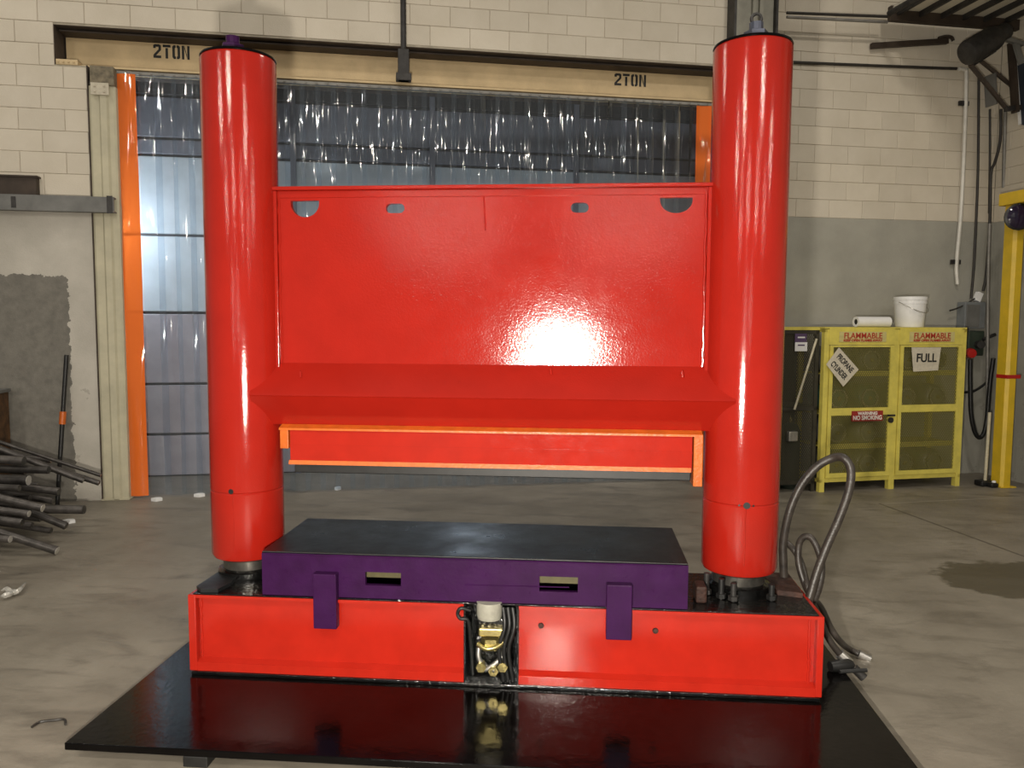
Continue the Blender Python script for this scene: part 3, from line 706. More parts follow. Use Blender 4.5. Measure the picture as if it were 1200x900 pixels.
for k in range(2):
    x0 = fr if k == 0 else CW/2+fr*.6; x1 = CW/2-fr*.6 if k == 0 else CW-fr
    b = B(); b.box(x0-.01, x1+.01, -.006, .012, CHT-hd, CHT-.01); hdr = b.build('header_panel', 'yellow', cg, world=False)
    # door: frame with mid rail
    e = .006
    b = B(); w = .045; t0, t1 = z0+.05, CHT-hd-.004
    b.box(x0+e, x0+w, -.012, .02, t0, t1); b.box(x1-w, x1-e, -.012, .02, t0, t1); b.box(x0+w, x1-w, -.012, .02, t0, t0+w); b.box(x0+w, x1-w, -.012, .02, t1-.02, t1)
    zm = .80 if k == 0 else .82
    b.box(x0+w, x1-w, -.012, .02, zm, zm+.075)
    dr_ = b.build('door', 'yellow', cg, world=False)
    b = B(); b.box(x0+w, x1-w, .0, .004, t0+w, t1-.02); b.build('mesh_panel', 'mesh_yellow', dr_, world=False)
    if k == 0:
        b = B(); b.bbox(x1-.06, x1+.03, -.03, -.012, zm-.02, zm+.0, .003); b.cyl((x1-.02, -.03, zm-.06), (x1-.02, -.012, zm-.06), .03); b.build('latch', 'dark_steel', dr_, world=False)
    # shelves
    for zs_ in (.46, 1.22, zm):
        b = B(); b.box(x0, x1, .03, CD-.02, zs_, zs_+.012); b.box(x0, x1, .024, .034, zs_-.015, zs_+.035); b.build('shelf', 'yellow', cg, world=False)
    # FLAMMABLE sign
    sw = (x1-x0)*.72; xm = (x0+x1)/2
    b = B(); b.box(xm-sw/2, xm+sw/2, -.012, -.006, CHT-hd+.03, CHT-.035); sg = b.build('sign', 'sign_yellow', cg, world=False)
    me = text_mesh('FLAMMABLE', .06, .001, .0012, 'CENTER'); ww = max(v.co.x for v in me.vertices)*2
    for v in me.vertices: v.co.x *= sw*.82/ww
    stand(me, Matrix.Translation((xm, -.014, CHT-.035-.068)) @ UP); link('lettering', me, 'red_ink', sg, label='dark red FLAMMABLE lettering')
    me = text_mesh('KEEP OPEN FLAMES AWAY', .024, .001, .0015, 'CENTER'); ww = max(v.co.x for v in me.vertices)*2
    for v in me.vertices: v.co.x *= sw*.84/ww
    stand(me, Matrix.Translation((xm, -.014, CHT-.035-.100)) @ UP); link('lettering', me, 'red_ink', sg)
# red NO SMOKING sign
Ci = MW[cg.name].inverted()
def cagept(px, py, off=-.02):
    n_ = (MW[cg.name].to_3x3() @ Vector((0, 1, 0))); P0 = MW[cg.name] @ Vector((0, off, 0)); r = ray(px, py)
    return Ci @ (CAM + r*((P0-CAM).dot(n_)/r.dot(n_)))
a = cagept(998, 494); c = cagept(1035, 481)
b = B(); b.box(a.x, c.x, -.02, -.014, a.z, c.z); sg = b.build('warning_sign', 'red_sign', cg, world=False, label='red sign lettered NO SMOKING in white')
for tx, hh, zz, wd in (('WARNING', .032, a.z+(c.z-a.z)*.62, .62), ('NO SMOKING', .045, a.z+(c.z-a.z)*.14, .92)):
    me = text_mesh(tx, hh, .001, .002, 'CENTER'); ww = max(v.co.x for v in me.vertices)*2
    for v in me.vertices: v.co.x *= (c.x-a.x)*wd/ww
    stand(me, Matrix.Translation(((a.x+c.x)/2, -.022, zz)) @ UP); link('lettering', me, 'white_ink', sg)
# FULL card
q4 = [cagept(*p, -.03) for p in ((1068, 407), (1102.5, 407), (1099, 434), (1070, 435.5))]
b = B(); b.prism([(p.x, p.z) for p in q4], -.034, -.031, 'y'); fc = b.build('card', 'paper', cg, world=False, label='cream card lettered FULL')
me = text_mesh('FULL', .09, .001, .003, 'CENTER'); ww = max(v.co.x for v in me.vertices)*2
for v in me.vertices: v.co.x *= .25/ww
cx_ = cagept(1085, 424, -.03); stand(me, Matrix.Translation((cx_.x, -.036, cx_.z)) @ UP); link('lettering', me, 'ink', fc)
# tilted PROPANE CYLINDER card
q4 = [cagept(*p, -.03) for p in ((983, 407), (1006, 433), (988, 453), (968, 427))]
b = B(); b.prism([(p.x, p.z) for p in q4], -.034, -.031, 'y'); fc = b.build('card', 'paper', cg, world=False, label='tilted cream card with two lines of lettering')
cc = sum(q4, Vector())/4; e = q4[1]-q4[0]; ang = atan2(e.z, e.x)
for tx, off in (('PROPANE', .025), ('CYLINDER', -.075)):
    me = text_mesh(tx, .06, .001, .002, 'CENTER'); ww = max(v.co.x for v in me.vertices)*2
    for v in me.vertices: v.co.x *= e.length*.72/ww
    stand(me, Matrix.Translation((cc.x, -.036, cc.z)) @ UP @ Matrix.Rotation(ang, 4, 'Z') @ Matrix.Translation((0, off, 0))); link('lettering', me, 'ink', fc)
# gas bottles lying inside, ends to the front
def bottle(x, z, mname, label, first={}):
    t = thing('gas_bottle', label, 'gas bottle', MW[cg.name] @ Vector((x, 0, z)), ca, 'gas bottles lying in the yellow cage')
    if mname not in first:
        r = .135
        b = B(); b.lathe([(0, .0), (.06, .005), (.11, .03), (r, .07), (r, .36), (.11, .40), (0, .42)], (0, .045, r), 18, 'y'); o1 = b.build('body', mname, t, world=False, smooth=45)
        b = B(); b.lathe([(.085, -.005), (.10, -.005), (.10, .03), (.085, .03), (.085, -.005)], (0, .045, r), 16, 'y'); o2 = b.build('collar', 'steel', t, world=False, smooth=45)
        b = B(); b.cyl((0, .035, r), (0, .06, r), .022, 8); o3 = b.build('valve', 'brass', t, world=False)
        first[mname] = (o1.data, o2.data, o3.data)
    else:
        for nm, me in zip(('body', 'collar', 'valve'), first[mname]): link(nm, me, None, t)
lv = {z0+.05: 'bottom', .472: 'second', .832: 'third', 1.232: 'top'}
for k in range(2):
    xa = .22 if k == 0 else CW/2+.19
    side = 'tilted-card door' if k == 0 else 'FULL-card door'
    for zz, nm in ((.132, 'lowest level'), (.474, 'second level'), (.834 if k == 0 else .834, 'third level'), (1.234, 'top level')):
        if k == 1 and nm == 'second level': continue
        for j in range(2):
            mm = 'cyl_green' if (k == 0 and nm == 'third level') else 'cyl_grey'
            bottle(xa+j*.37, zz, mm, ('green' if mm == 'cyl_green' else 'grey')+' gas bottle lying on the '+nm+' behind the '+side)
# bucket and roll on the cage roof
bk = cagept(1067, 383, .2); bw = MW[cg.name] @ Vector((bk.x, .22, CHT+.012))
bu = thing('bucket', 'white plastic bucket standing on the yellow cage', 'bucket', bw, ca)
b = B(); b.lathe([(0, 0), (.135, 0), (.14, .01), (.158, .25), (.162, .25), (.162, .29), (.168, .29), (.168, .325), (.16, .325), (.15, .29), (.13, .02), (0, .02)], (0, 0, 0), 28); b.build('pail', 'white_plastic', bu, world=False, smooth=35)
b = B(); b.tube([(-.165, -.03, .27), (-.1, -.15, .20), (0, -.175, .16), (.1, -.15, .17), (.165, -.03, .27)], .004, 6, 5); b.build('bail_handle', 'steel', bu, world=False, smooth=60)
rk = cagept(1022, 383, .2); rw = MW[cg.name] @ Vector((rk.x, .2, CHT+.012))
ro = thing('plastic_roll', 'white roll with a dark core lying beside the bucket', 'roll', rw, ca)
b = B(); b.lathe([(.03, -.2), (.055, -.2), (.055, .2), (.03, .2), (.03, -.2)], (0, 0, .055), 20, 'x'); b.build('roll', 'white_plastic', ro, world=False, smooth=40)
b = B(); b.lathe([(.0, -.195), (.031, -.195), (.031, .203), (.048, .203), (.048, .212), (.0, .212)], (0, 0, .055), 16, 'x'); b.build('core', 'black', ro, world=False, smooth=40)

# darker cage to the left of it
dcw = MW[cg.name] @ Vector((-1.02, .06, 0))
dc = thing('dark_cage', 'dark olive mesh cage half hidden behind the red cylinder, beside the yellow cage', 'cabinet', dcw, ca)
w, h, dp = 1.0, 1.68, .44
b = B()
for x in (0, w-.04):
    for y in (0, dp-.04): b.box(x, x+.04, y, y+.04, 0, h)
for z in (.08, .85, h-.04):
    b.box(0, w, 0, .03, z, z+.04); b.box(0, w, dp-.03, dp, z, z+.04)
b.build('frame', 'dark_cage', dc, world=False)
b = B(); b.box(0, w, -.005, dp, h, h+.03); b.build('roof', 'yellow', dc, world=False)
b = B(); b.box(.04, w-.04, .012, .016, .12, h-.04); b.build('mesh_panel', 'mesh_dark', dc, world=False)
b = B(); b.box(.02, w-.02, dp-.02, dp-.01, .1, h); b.build('back_panel', 'dark_cage', dc, world=False)
b = B(); b.box(.02, w-.02, .03, dp-.02, .88, .90); b.build('shelf', 'dark_cage', dc, world=False)
Di = MW[dc.name].inverted()
def dcpt(px, py, off=0.0):
    n_ = (MW[dc.name].to_3x3() @ Vector((0, 1, 0))); P0 = MW[dc.name] @ Vector((0, off, 0)); r = ray(px, py)
    return Di @ (CAM + r*((P0-CAM).dot(n_)/r.dot(n_)))
a = dcpt(931, 402); c = dcpt(945, 391); b = B(); b.box(a.x, c.x, -.008, -.004, a.z, c.z); st = b.build('sticker', 'purple_sign', dc, world=False)
b = B(); b.box(a.x+.03, c.x-.02, -.010, -.008, a.z+.05, a.z+.065); b.build('stripe', 'white_plastic', st, world=False)
a = dcpt(931, 411.5); c = dcpt(945.5, 401); b = B(); b.box(a.x, c.x, -.009, -.005, a.z, c.z); st = b.build('sticker', 'white_plastic', dc, world=False)
b = B(); b.box(a.x+.03, c.x-.03, -.011, -.009, a.z+.055, a.z+.068); b.build('stripe', 'purple_sign', st, world=False)
a = dcpt(922, 517, -.02); c = dcpt(933, 505, -.02)
b = B(); b.bbox(a.x, c.x, -.06, -.005, a.z, c.z, .01); lk = b.build('latch_box', 'steel', dc, world=False)
p0 = MW[dc.name] @ dcpt(957, 397, -.05); p1 = MW[dc.name] @ dcpt(931, 480, -.05); p2 = MW[dc.name] @ dcpt(922, 505, -.05)
tag(B().cyl(p0, p1, .012, 8).build('wooden_stick', 'pale_wood', smooth=50), 'thin pale stick leaning across the dark mesh cage', 'stick')
# green cylinders inside the dark cage
for j, (x, hh) in enumerate(((.62, .62), (.84, .7))):
    t = thing('standing_bottle', 'dark upright gas bottle standing inside the dark mesh cage', 'gas bottle', MW[dc.name] @ Vector((x, .22, 0.0)), ca, 'bottles standing in the dark cage')
    b = B(); b.lathe([(0, 0), (.10, 0), (.105, .02), (.105, hh-.1), (.08, hh-.03), (.03, hh), (0, hh)], (0, 0, 0), 16); b.build('body', 'green_dark', t, world=False, smooth=45)
    b = B(); b.cyl((0, 0, hh), (0, 0, hh+.06), .02, 8); b.build('valve', 'brass', t, world=False)

# ------------------------------------------------------------------ steel plate and blocks under the press
PX0, PX1, PY0, PY1, PZT, PT = -1.7063, 1.6095, -.6424, .72, .075, .03
b = B(); b.bbox(PX0, PX1, PY0, PY1, PZT-PT, PZT, .004); tag(b.build('base_plate', 'black_gloss'), 'large glossy black steel plate lying under the red press', 'plate')
for i, (x, y) in enumerate(((-1.17, -.55), (-1.17, .6), (0, -.2), (0, .6), (1.2, -.2), (1.2, .6))):
    b = B(); b.bbox(x-.05, x+.05, y-.09, y+.09, 0, PZT-PT, .004)
    if i == 0: tag(b.build('support_block', 'black'), 'low dark block showing under the front edge of the black plate', 'block')
    else: tag(b.build('support_block', 'brown_wood'), 'low timber block on the floor hidden deep under the black plate', 'block', 'blocks under the plate')

# ------------------------------------------------------------------ the press
pr_ = thing('hydraulic_press', 'red hydraulic press with two thick cylinders and a purple bed', 'press', (-.05, .3, PZT))
XL, XR, Z0, Z1, BD = -1.511, 1.402, .092, .4591, .56
gL, gR = -.20, .052
# base: front channel beams left and right of the centre gap
for (x0, x1) in ((XL, gL), (gR, XR)):
    lft = x0 == XL
    b = B()
    b.box(x0, x1, .035, .06, Z0, Z1)                                   # web
    b.build('base_web', 'red_flat', pr_)
    b = B(); b.prism([(0, Z0), (.036, Z0), (.036, Z0+.055), (.0, Z0+.04)], x0, x1, 'x'); b.build('bottom_flange', 'red_flat', pr_)
    b = B(); b.box(x0, x1, .0, .036, Z1-.014, Z1); b.build('top_flange', 'red_flat', pr_)
    e0, e1 = (x0-.002, x0+.035) if lft else (x1-.028, x1+.002)
    b = B(); b.bbox(e0, e1, -.004, BD, Z0, Z1+.001, .004); b.build('end_plate', 'red_flat', pr_)
    xs = (x0+.045) if lft else (x1-.05)
    b = B(); b.tube([(xs+random.uniform(-.003, .003), .034, Z0+.05+i*.012) for i in range(26)], .006, 6, 1); b.build('weld_bead', 'red_flat', pr_)
b = B(); b.box(XL+.03, gL, BD-.03, BD, Z0, Z1); b.box(gR, XR-.03, BD-.03, BD, Z0, Z1); b.build('rear_web', 'red_flat', pr_)
b = B(); b.bbox(XL+.02, XR-.02, .003, BD-.01, Z1, Z1+.006, .002); b.build('base_top', 'grease', pr_)
b = B(); b.box(gL, gR, .20, .22, Z0, Z1-.002); b.box(gL-.001, gL+.008, .0, .22, Z0, Z1-.002); b.box(gR-.008, gR+.001, .0, .22, Z0, Z1-.002); b.box(gL, gR, .02, .2, Z0, Z0+.02); b.build('centre_recess', 'grease', pr_)
b = B(); b.bbox(XL+.01, XR-.01, -.012, BD-.01, PZT+.001, Z0, .003); b.build('base_skid', 'grease', pr_)
# centre gap: hydraulic manifold
gx = -.075
b = B(); b.bbox(gx-.085, gx+.085, .05, .2, Z0+.02, Z0+.20, .01); b.bbox(gx-.07, gx+.09, .03, .2, .30, .385, .01); mf = b.build('manifold', 'grease', pr_)
b = B(); b.lathe([(0, -.02), (.055, -.02), (.06, 0), (.06, .06), (0, .06)], (gx-.01, .03, .41), 20, 'z'); b.build('cap', 'cap_grey', mf, smooth=40)
b = B(); b.bbox(gx-.058, gx+.062, .0, .05, .31, .348, .006); b.lathe([(0, 0), (.05, 0), (.05, .05), (0, .05)], (gx, .03, .25), 6, 'z'); b.build('hex_fitting', 'brass', mf)
b = B(); b.tube([(gx-.06, .0, .275), (gx-.02, -.02, .262), (gx+.03, -.01, .27), (gx+.07, .02, .295)], .012, 8, 5); b.build('pipe_elbow', 'brass', mf, smooth=50)
b = B(); b.tube([(gx-.06, .03, .245), (gx-.058, .02, .20), (gx-.03, .02, .165), (gx+.02, .0, .15)], .013, 8, 5); b.tube([(gx+.06, .03, .25), (gx+.05, .02, .21), (gx, .01, .165), (gx-.03, .01, .15)], .013, 8, 5); b.build('pipe_elbow', 'steel', mf, smooth=50)
for (x, z) in ((gx-.045, .165), (gx+.012, .15), (gx+.055, .17)):
    b = B(); b.lathe([(0, -.02), (.024, -.02), (.024, .02), (0, .02)], (x, .012, z), 6, 'y'); b.build('nut', 'brass', mf)
b = B(); b.tube([(gL+.03, .0, .43), (gL-.01, -.012, .445), (gL-.028, -.01, .42), (gL-.015, -.01, .395), (gL+.02, .0, .38), (gL+.03, .02, .25), (gL+.04, .02, .12)], .008, 8, 5); b.build('thin_hose', 'black', mf, smooth=50)
for k in range(3):
    b = B(); xx = gR-.03-k*.022; b.tube([(xx, .03, .44), (xx+.01, .0, .36), (xx-.015, .0, .25), (xx+.005, .01, .10)], .010, 8, 5); b.build('thin_hose', 'black', mf, smooth=50)
# small plugs in the web
for (px, py) in ((634, 733), (768, 739)):
    p = ony(px, py, .034); b = B(); b.lathe([(0, -.012), (.012, -.01), (.014, 0)], p, 8, 'y'); b.build('plug', 'rust', pr_)
# two cylinders
CYY, CR, CT, CB = .35, .1785, 3.0145, .556
for side, cx in (('L', -1.3635), ('R', 1.0974)):
    b = B(); r = CR; zs_ = .905
    b.lathe([(0, CB), (r-.03, CB), (r-.008, CB+.012), (r, CB+.03), (r, zs_-.006), (r-.004, zs_), (r, zs_+.006), (r, CT-.012), (r-.004, CT), (0, CT)], (cx, CYY, 0), 72)
    cy_ = b.build('cylinder', 'red', pr_, smooth=30)
    b = B(); b.lathe([(0, CT), (r-.001, CT), (r+.001, CT+.004), (r-.002, CT+.012), (0, CT+.016)], (cx, CYY, 0), 64); b.build('end_cap', 'black_gloss', cy_, smooth=30)
    b = B()
    b.lathe([(0, 0), (.055, 0), (.055, .035), (0, .035)], (cx, CYY-.06, CT+.018), 6)
    b.lathe([(0, .035), (.032, .035), (.032, .075), (0, .08)], (cx, CYY-.06, CT+.018), 12); b.build('port_fitting', 'purple' if side == 'L' else 'blue_grey', cy_)
    if side == 'R':
        b = B(); b.tube([(cx+.022*cos(a), CYY-.06, CT+.112+.022*sin(a)) for a in [i*pi/5 for i in range(11)]], .008, 6, 2); b.build('lifting_eye', 'dark_steel', cy_, smooth=50)
    # port hole with two screw holes
    px, py = (271, 576) if side == 'L' else (875, 592.5)
    p = ony(px, py, CYY-CR*.98); ang0 = math.asin(max(-1, min(1, (p.x-cx)/CR)))
    def on(a, z, r_): return Vector((cx+r_*sin(a), CYY-r_*cos(a), z))
    b = B()
    for da, rad in ((0, .016), (-.19, .005), (.17, .005)) if side == 'R' else ((0, .013),):
        a = ang0+da; d = on(a, p.z, CR+.001); i_ = on(a, p.z, CR-.02); b.cyl(i_, d, rad, 14)
    b.build('port_hole', 'black', cy_)
    b = B(); a = ang0+(.05 if side == 'L' else -.03); b.tube([on(a+random.uniform(-.006, .006), zs_-.01-i*.03, CR-.0008) for i in range(10)], .0035, 6, 1); b.build('weld_bead', 'red', cy_)
    # ram and foot
    b = B(); b.lathe([(0, 0), (.125, 0), (.125, .12), (0, .12)], (cx, CYY, Z1+.004), 40); b.build('ram', 'ram', pr_, smooth=30)
    b = B(); b.lathe([(0, 0), (.15, 0), (.15, .03), (.128, .04), (0, .04)], (cx, CYY, Z1+.006), 40); b.build('ram_gland', 'grease', pr_, smooth=30)
# clutter by the right ram
for (dx, dy, hh, m_) in ((-.17, -.12, .11, 'dark_steel'), (-.11, -.17, .10, 'black'), (-.06, -.20, .09, 'dark_steel'), (.12, -.17, .08, 'black')):
    b = B(); x, y = 1.0974+dx, CYY+dy; b.cyl((x, y, Z1+.005), (x, y, Z1+hh), .014, 10); b.lathe([(0, 0), (.024, 0), (.024, .02), (0, .02)], (x, y, Z1+.01), 6); b.build('anchor_bolt', m_, pr_, smooth=40)
b = B(); b.bbox(.86, .91, .10, .20, Z1+.005, Z1+.085, .01); b.build('stop_lug', 'rust', pr_)
b = B(); b.prism([(1.26, .25), (1.37, .22), (1.38, .52), (1.24, .53)], Z1+.005, Z1+.03, 'z'); b.build('gusset', 'rust', pr_)
b = B(); b.prism([(-1.50, .06), (-1.46, .02), (-1.38, .03), (-1.36, .12), (-1.40, .50), (-1.49, .50)], Z1+.005, Z1+.022, 'z'); b.build('shim_plate', 'black_top', pr_)

# crosshead panel with its openings
PLx, PRx, Pt, Pb, PY = -1.20, .935, 2.385, 1.50, .353
def halfdisc(x0, x1, zt, depth, n=14):
    c = (x0+x1)/2; w = (x1-x0)/2
    return [(x0, zt)]+[(c-w*cos(pi*i/n), zt-.012-(depth-.012)*sin(pi*i/n)) for i in range(n+1)]+[(x1, zt)]
def slot(x0, x1, z0, z1, n=6):
    r = (z1-z0)/2; c = (z0+z1)/2
    return [(x1-r+r*sin(pi*i/n), c+r*cos(pi*i/n)) for i in range(n+1)]+[(x0+r-r*sin(pi*i/n), c-r*cos(pi*i/n)) for i in range(n+1)]
outl = [[(PLx, Pb), (PRx, Pb), (PRx, Pt), (PLx, Pt)], halfdisc(-1.108, -.965, 2.337, .08), halfdisc(.685, .838, 2.338, .073), slot(-.633, -.540, 2.274, 2.320), slot(.265, .351, 2.270, 2.318)]
me = curve_mesh('crosshead_panel', outl, .03); stand(me, Matrix.Translation((0, PY, 0)) @ UP); me.transform(MW[pr_.name].inverted()); ph = link('crosshead_panel', me, 'red', pr_)
b = B(); b.bbox(PLx, PRx, PY-.045, PY+.04, Pt, Pt+.018, .004); b.build('top_lip', 'red', pr_)
b = B(); b.bbox(PLx, PRx, PY-.020, PY-.012, Pt-.035, Pt, .003); b.build('stiffener', 'red', pr_)
for x, sgn in ((-1.185, 1), (.918, -1)):
    b = B(); b.bbox(x-.012, x+.012, PY-.035, PY, Pb+.02, Pt, .004); b.build('edge_strip', 'red', pr_)
    b = B(); b.tube([(x+sgn*.018+random.uniform(-.003, .003), PY-.018, Pb+.04+i*.03) for i in range(29)], .006, 6, 1); b.build('weld_bead', 'red', pr_)
p = ony(567, 228, PY-.016); q = ony(569, 270, PY-.016)
b = B(); b.tube([(p.x, PY-.014, p.z+.01), (p.x+.003, PY-.015, (p.z+q.z)/2), (q.x, PY-.013, q.z)], .0045, 6, 2); b.build('seam', 'red', pr_)
# wedge nose beam
NY, NZ = .174, 1.392
b = B(); b.prism([(PY-.01, 1.545), (NY+.006, NZ+.006), (NY, NZ), (NY+.006, NZ-.006), (.285, 1.238), (PY+.05, 1.238), (PY+.05, 1.545)], -1.27, 1.03, 'x'); b.build('wedge_beam', 'red', pr_)
for (px, py, ww) in ((352, 440, .02), (645, 437, .03), (800, 440, .02)):
    p = ony(px, py, .27); 
    b = B(); t_ = (1.545-p.z)/(1.545-NZ); y_ = PY-.01+(NY-PY+.01)*t_
    b.tube([(p.x, y_-.004, p.z+.02), (p.x+.004, y_-.012, p.z-.01)], .006, 6, 1); b.build('weld_bead', 'red', pr_)
# upper die with orange edges
DY = .25; dl, drr = -1.10, .850; dt, db = 1.238, 1.048
b = B(); b.bbox(dl, drr, DY, DY+.12, db, dt-.012, .003); di = b.build('upper_die', 'red_flat', pr_)
b = B(); b.prism([(DY-.012, dt-.022), (DY-.012, dt-.012), (DY+.03, dt+.002), (DY+.12, dt+.002), (DY+.12, dt-.022)], dl-.05, drr+.045, 'x'); b.build('top_edge', 'orange_paint', di)
b = B(); b.prism([(DY-.010, db-.002), (DY-.004, db+.018), (DY+.01, db+.018), (DY+.01, db-.002)], dl-.005, drr-.005, 'x'); b.build('bottom_edge', 'orange_paint', di)
b = B(); b.bbox(dl-.048, dl-.006, DY-.006, DY+.11, dt-.115, dt-.015, .003); b.build('side_edge', 'orange_paint', di)
b = B(); b.bbox(drr+.006, drr+.048, DY-.006, DY+.11, db-.07, dt-.015, .003); b.build('side_edge', 'orange_paint', di)
b = B(); b.bbox(dl+.02, drr-.005, DY+.005, DY+.09, db-.045, db, .004); b.build('blade', 'black', di)
b = B(); b.box(dl+.0, drr, DY-.003, DY+.01, dt-.105, dt-.095); b.build('groove_bead', 'red_flat', di)

# purple bed
bL, bR, bF, bB, bz0, bz1 = -1.1577, .8108, .018, .6457, .466, .6657
me = curve_mesh('front_plate', [[(bL, bz0), (bR, bz0), (bR, bz1), (bL, bz1)], [(-.664, .528), (-.496, .528), (-.496, .590), (-.664, .590)], [(.144, .526), (.319, .526), (.319, .596), (.144, .596)]], .025)
bed = B(); bed.box(bL, bL+.03, bF+.02, bB, bz0, bz1); bed.box(bR-.03, bR, bF+.02, bB, bz0, bz1); bed.box(bL, bR, bB-.03, bB, bz0, bz1); bo_ = bed.build('bed_frame', 'purple', pr_)
stand(me, Matrix.Translation((0, bF+.0125, 0)) @ UP); me.transform(MW[pr_.name].inverted()); link('front_plate', me, 'purple', bo_)
b = B(); b.bbox(bL, bR, bF+.004, bB, bz1, bz1+.008, .003); b.build('bed_top', 'black_top', bo_)
b = B(); b.box(bL+.05, bR-.05, .055, .075, bz0+.088, bz1-.005); b.build('inner_rib', 'olive', bo_)
b = B(); b.tube([(bL+.02+i*.06, bF-.002+random.uniform(-.001, .001), bz1-.002) for i in range(33)], .004, 6, 1); b.build('weld_bead', 'purple', bo_)
b = B(); b.tube([(-.2+i*.06, bF-.0005, .545+i*.0005) for i in range(9)], .003, 6, 1); b.build('weld_bead', 'purple', bo_)
for (x0, x1, zt, zb) in ((-.898, -.789, .588, .329), (.447, .561, .582, .330)):
    b = B(); b.bbox(x0, x1, -.03, bF-.002, zb, zt, .004); b.build('locating_tab', 'purple', bo_)

# ------------------------------------------------------------------ hydraulic hoses
def hose(name, label, pix, r, fit=()):
    pts = [ony(px, py, Y) for px, py, Y in pix]
    t = thing(name, label, 'hose', pts[0], 0)
    B().tube(pts, r, 12, 7).build('hose', 'hose', t, smooth=60)
    for i, rr, m_ in fit:
        a, c = (pts[i], pts[i+1]) if i >= 0 else (pts[-1], pts[-1]+(pts[-1]-pts[-2]).normalized()*.07)
        b = B(); b.cyl(a, a+(c-a).normalized()*.06, rr, 12); b.build('fitting', m_, t, smooth=40)
    return t
hose('hydraulic_hose', 'thick dark hydraulic hose arching in a tall loop beside the right cylinder',
     [(919, 682, .46), (918, 660, .46), (918, 635, .46), (925, 600, .45), (938, 570, .45), (956, 548, .44), (975, 537, .42), (989, 537, .38), (997, 550, .36), (995, 574, .34), (984, 606, .32), (969, 640, .30), (957, 672, .28), (947, 706, .26)], .0205, ((-1, .023, 'steel'),))
hose('hydraulic_hose', 'dark hose in a small loop crossing the tall hose beside the right cylinder',
     [(919, 634, .54), (930, 644, .50), (939, 660, .46), (946, 686, .36), (953, 704, .33), (961, 684, .32), (963, 662, .33), (958, 643, .36), (950, 630, .39), (941, 630, .41), (936, 640, .42), (936, 660, .41), (943, 684, .38), (951, 700, .36)], .0165)
g1 = onz(1003, 771, .03); g2 = onz(1008, 764, .03); g3 = onz(1000, 790, .03)
hose('floor_hose', 'dark hose running off the press base down to the floor, bright crimped end',
     [(951, 700, .40), (962, 712, .42), (973, 735, .44), (983, 750, .46), (994, 760, g2.y), (1006, 766, g2.y-.01)], .0165, ((-1, .024, 'steel'),))
hose('floor_hose', 'second hose ending beside the plate, bolted fitting with a dark tee',
     [(952, 706, .36), (962, 728, .38), (972, 750, .38), (984, 766, .38), (992, 774, .37), (1001, 783, .36)], .0165, ((3, .026, 'steel'), (-1, .022, 'dark_steel')))
tf = onz(998, 795, .03)
hf = thing('hose_coupling', 'dark hose coupling lying on the edge of the black plate', 'coupling', (tf.x, tf.y, 0), .3)
b = B(); b.lathe([(0, -.06), (.025, -.06), (.03, -.02), (.03, .04), (.02, .06), (0, .06)], (-.06, 0, .10), 10, 'x'); b.build('body', 'black', hf, world=False, smooth=40)
b = B(); b.cyl((-.09, -.03, .085), (.05, -.04, .085), .010, 8); b.build('lever', 'black', hf, world=False)

# ------------------------------------------------------------------ steel bars piled at the left
bars = [  # end px, end py, Y at end, back px, back py, Y back, radius, dark end?
    (98, 563, 2.75, 0, 526, 2.55, .022, 0), (116, 566, 2.95, 40, 541, 2.83, .020, 0), (118, 557, 3.05, 30, 528, 2.9, .014, 0),
    (28, 540, 2.50, -40, 536, 2.45, .030, 0), (57, 551, 2.55, -20, 548, 2.5, .026, 0), (33, 563, 2.30, -40, 561, 2.25, .034, 1),
    (69, 576, 2.45, -10, 566, 2.40, .026, 0), (62, 588, 2.55, -20, 574, 2.5, .024, 0), (52, 597, 2.15, -30, 577, 2.10, .026, 1),
    (98, 597, 2.55, 20, 596, 2.50, .030, 0), (76, 616, 2.25, 10, 588, 2.20, .025, 0), (67, 648, 1.97, -20, 619, 1.92, .026, 1),
    (34, 602, 2.05, -40, 592, 2.0, .022, 1), (26, 612, 2.02, -40, 604, 1.98, .024, 0), (12, 632, 1.82, -40, 627, 1.8, .022, 1),
    (36, 583, 2.48, -40, 580, 2.47, .022, 0), (48, 607, 2.3, -30, 598, 2.25, .026, 0), (44, 570, 2.6, -30, 560, 2.55, .024, 0), (60, 540, 3.0, -20, 528, 2.92, .020, 0),
    (22, 590, 2.2, -50, 584, 2.15, .026, 0), (40, 613, 2.42, -40, 606, 2.38, .020, 0), (10, 596, 2.14, -50, 591, 2.12, .018, 1), (30, 552, 2.7, -40, 546, 2.65, .028, 0), (20, 572, 2.12, -50, 569, 2.09, .022, 0), (58, 624, 2.45, -20, 612, 2.4, .02, 0)]
labs = {0: 'dark steel bar sticking out of the scrap pile, top layer', 11: 'single grey bar lying lowest on the floor, bright sawn end', 9: 'thick dark bar lying level on the floor at the back of the pile', 5: 'thick bar in the pile with a broad bright cut end'}
for k in (1, 2, 18): labs[k] = 'thin dark bar jutting from the top of the pile towards the jamb post'
for k in (3, 4, 17, 22): labs[k] = 'thick dull bar in the upper layers of the bar pile'
for k in (6, 7, 15, 19, 23): labs[k] = 'dark bar with a dull end halfway down the bar pile'
for k in (10, 13, 16, 20, 24): labs[k] = 'dark bar with a dull end near the bottom of the bar pile'
from mathutils.geometry import intersect_line_line
segs = []
for (ex, ey, eY, bx_, by_, bY, r, br) in bars:
    e = ony(ex, ey, eY); s_ = ony(bx_, by_, bY); d = (e-s_).normalized(); L = random.uniform(1.3, 1.8); segs.append([e, e-d*L, r*1.2])
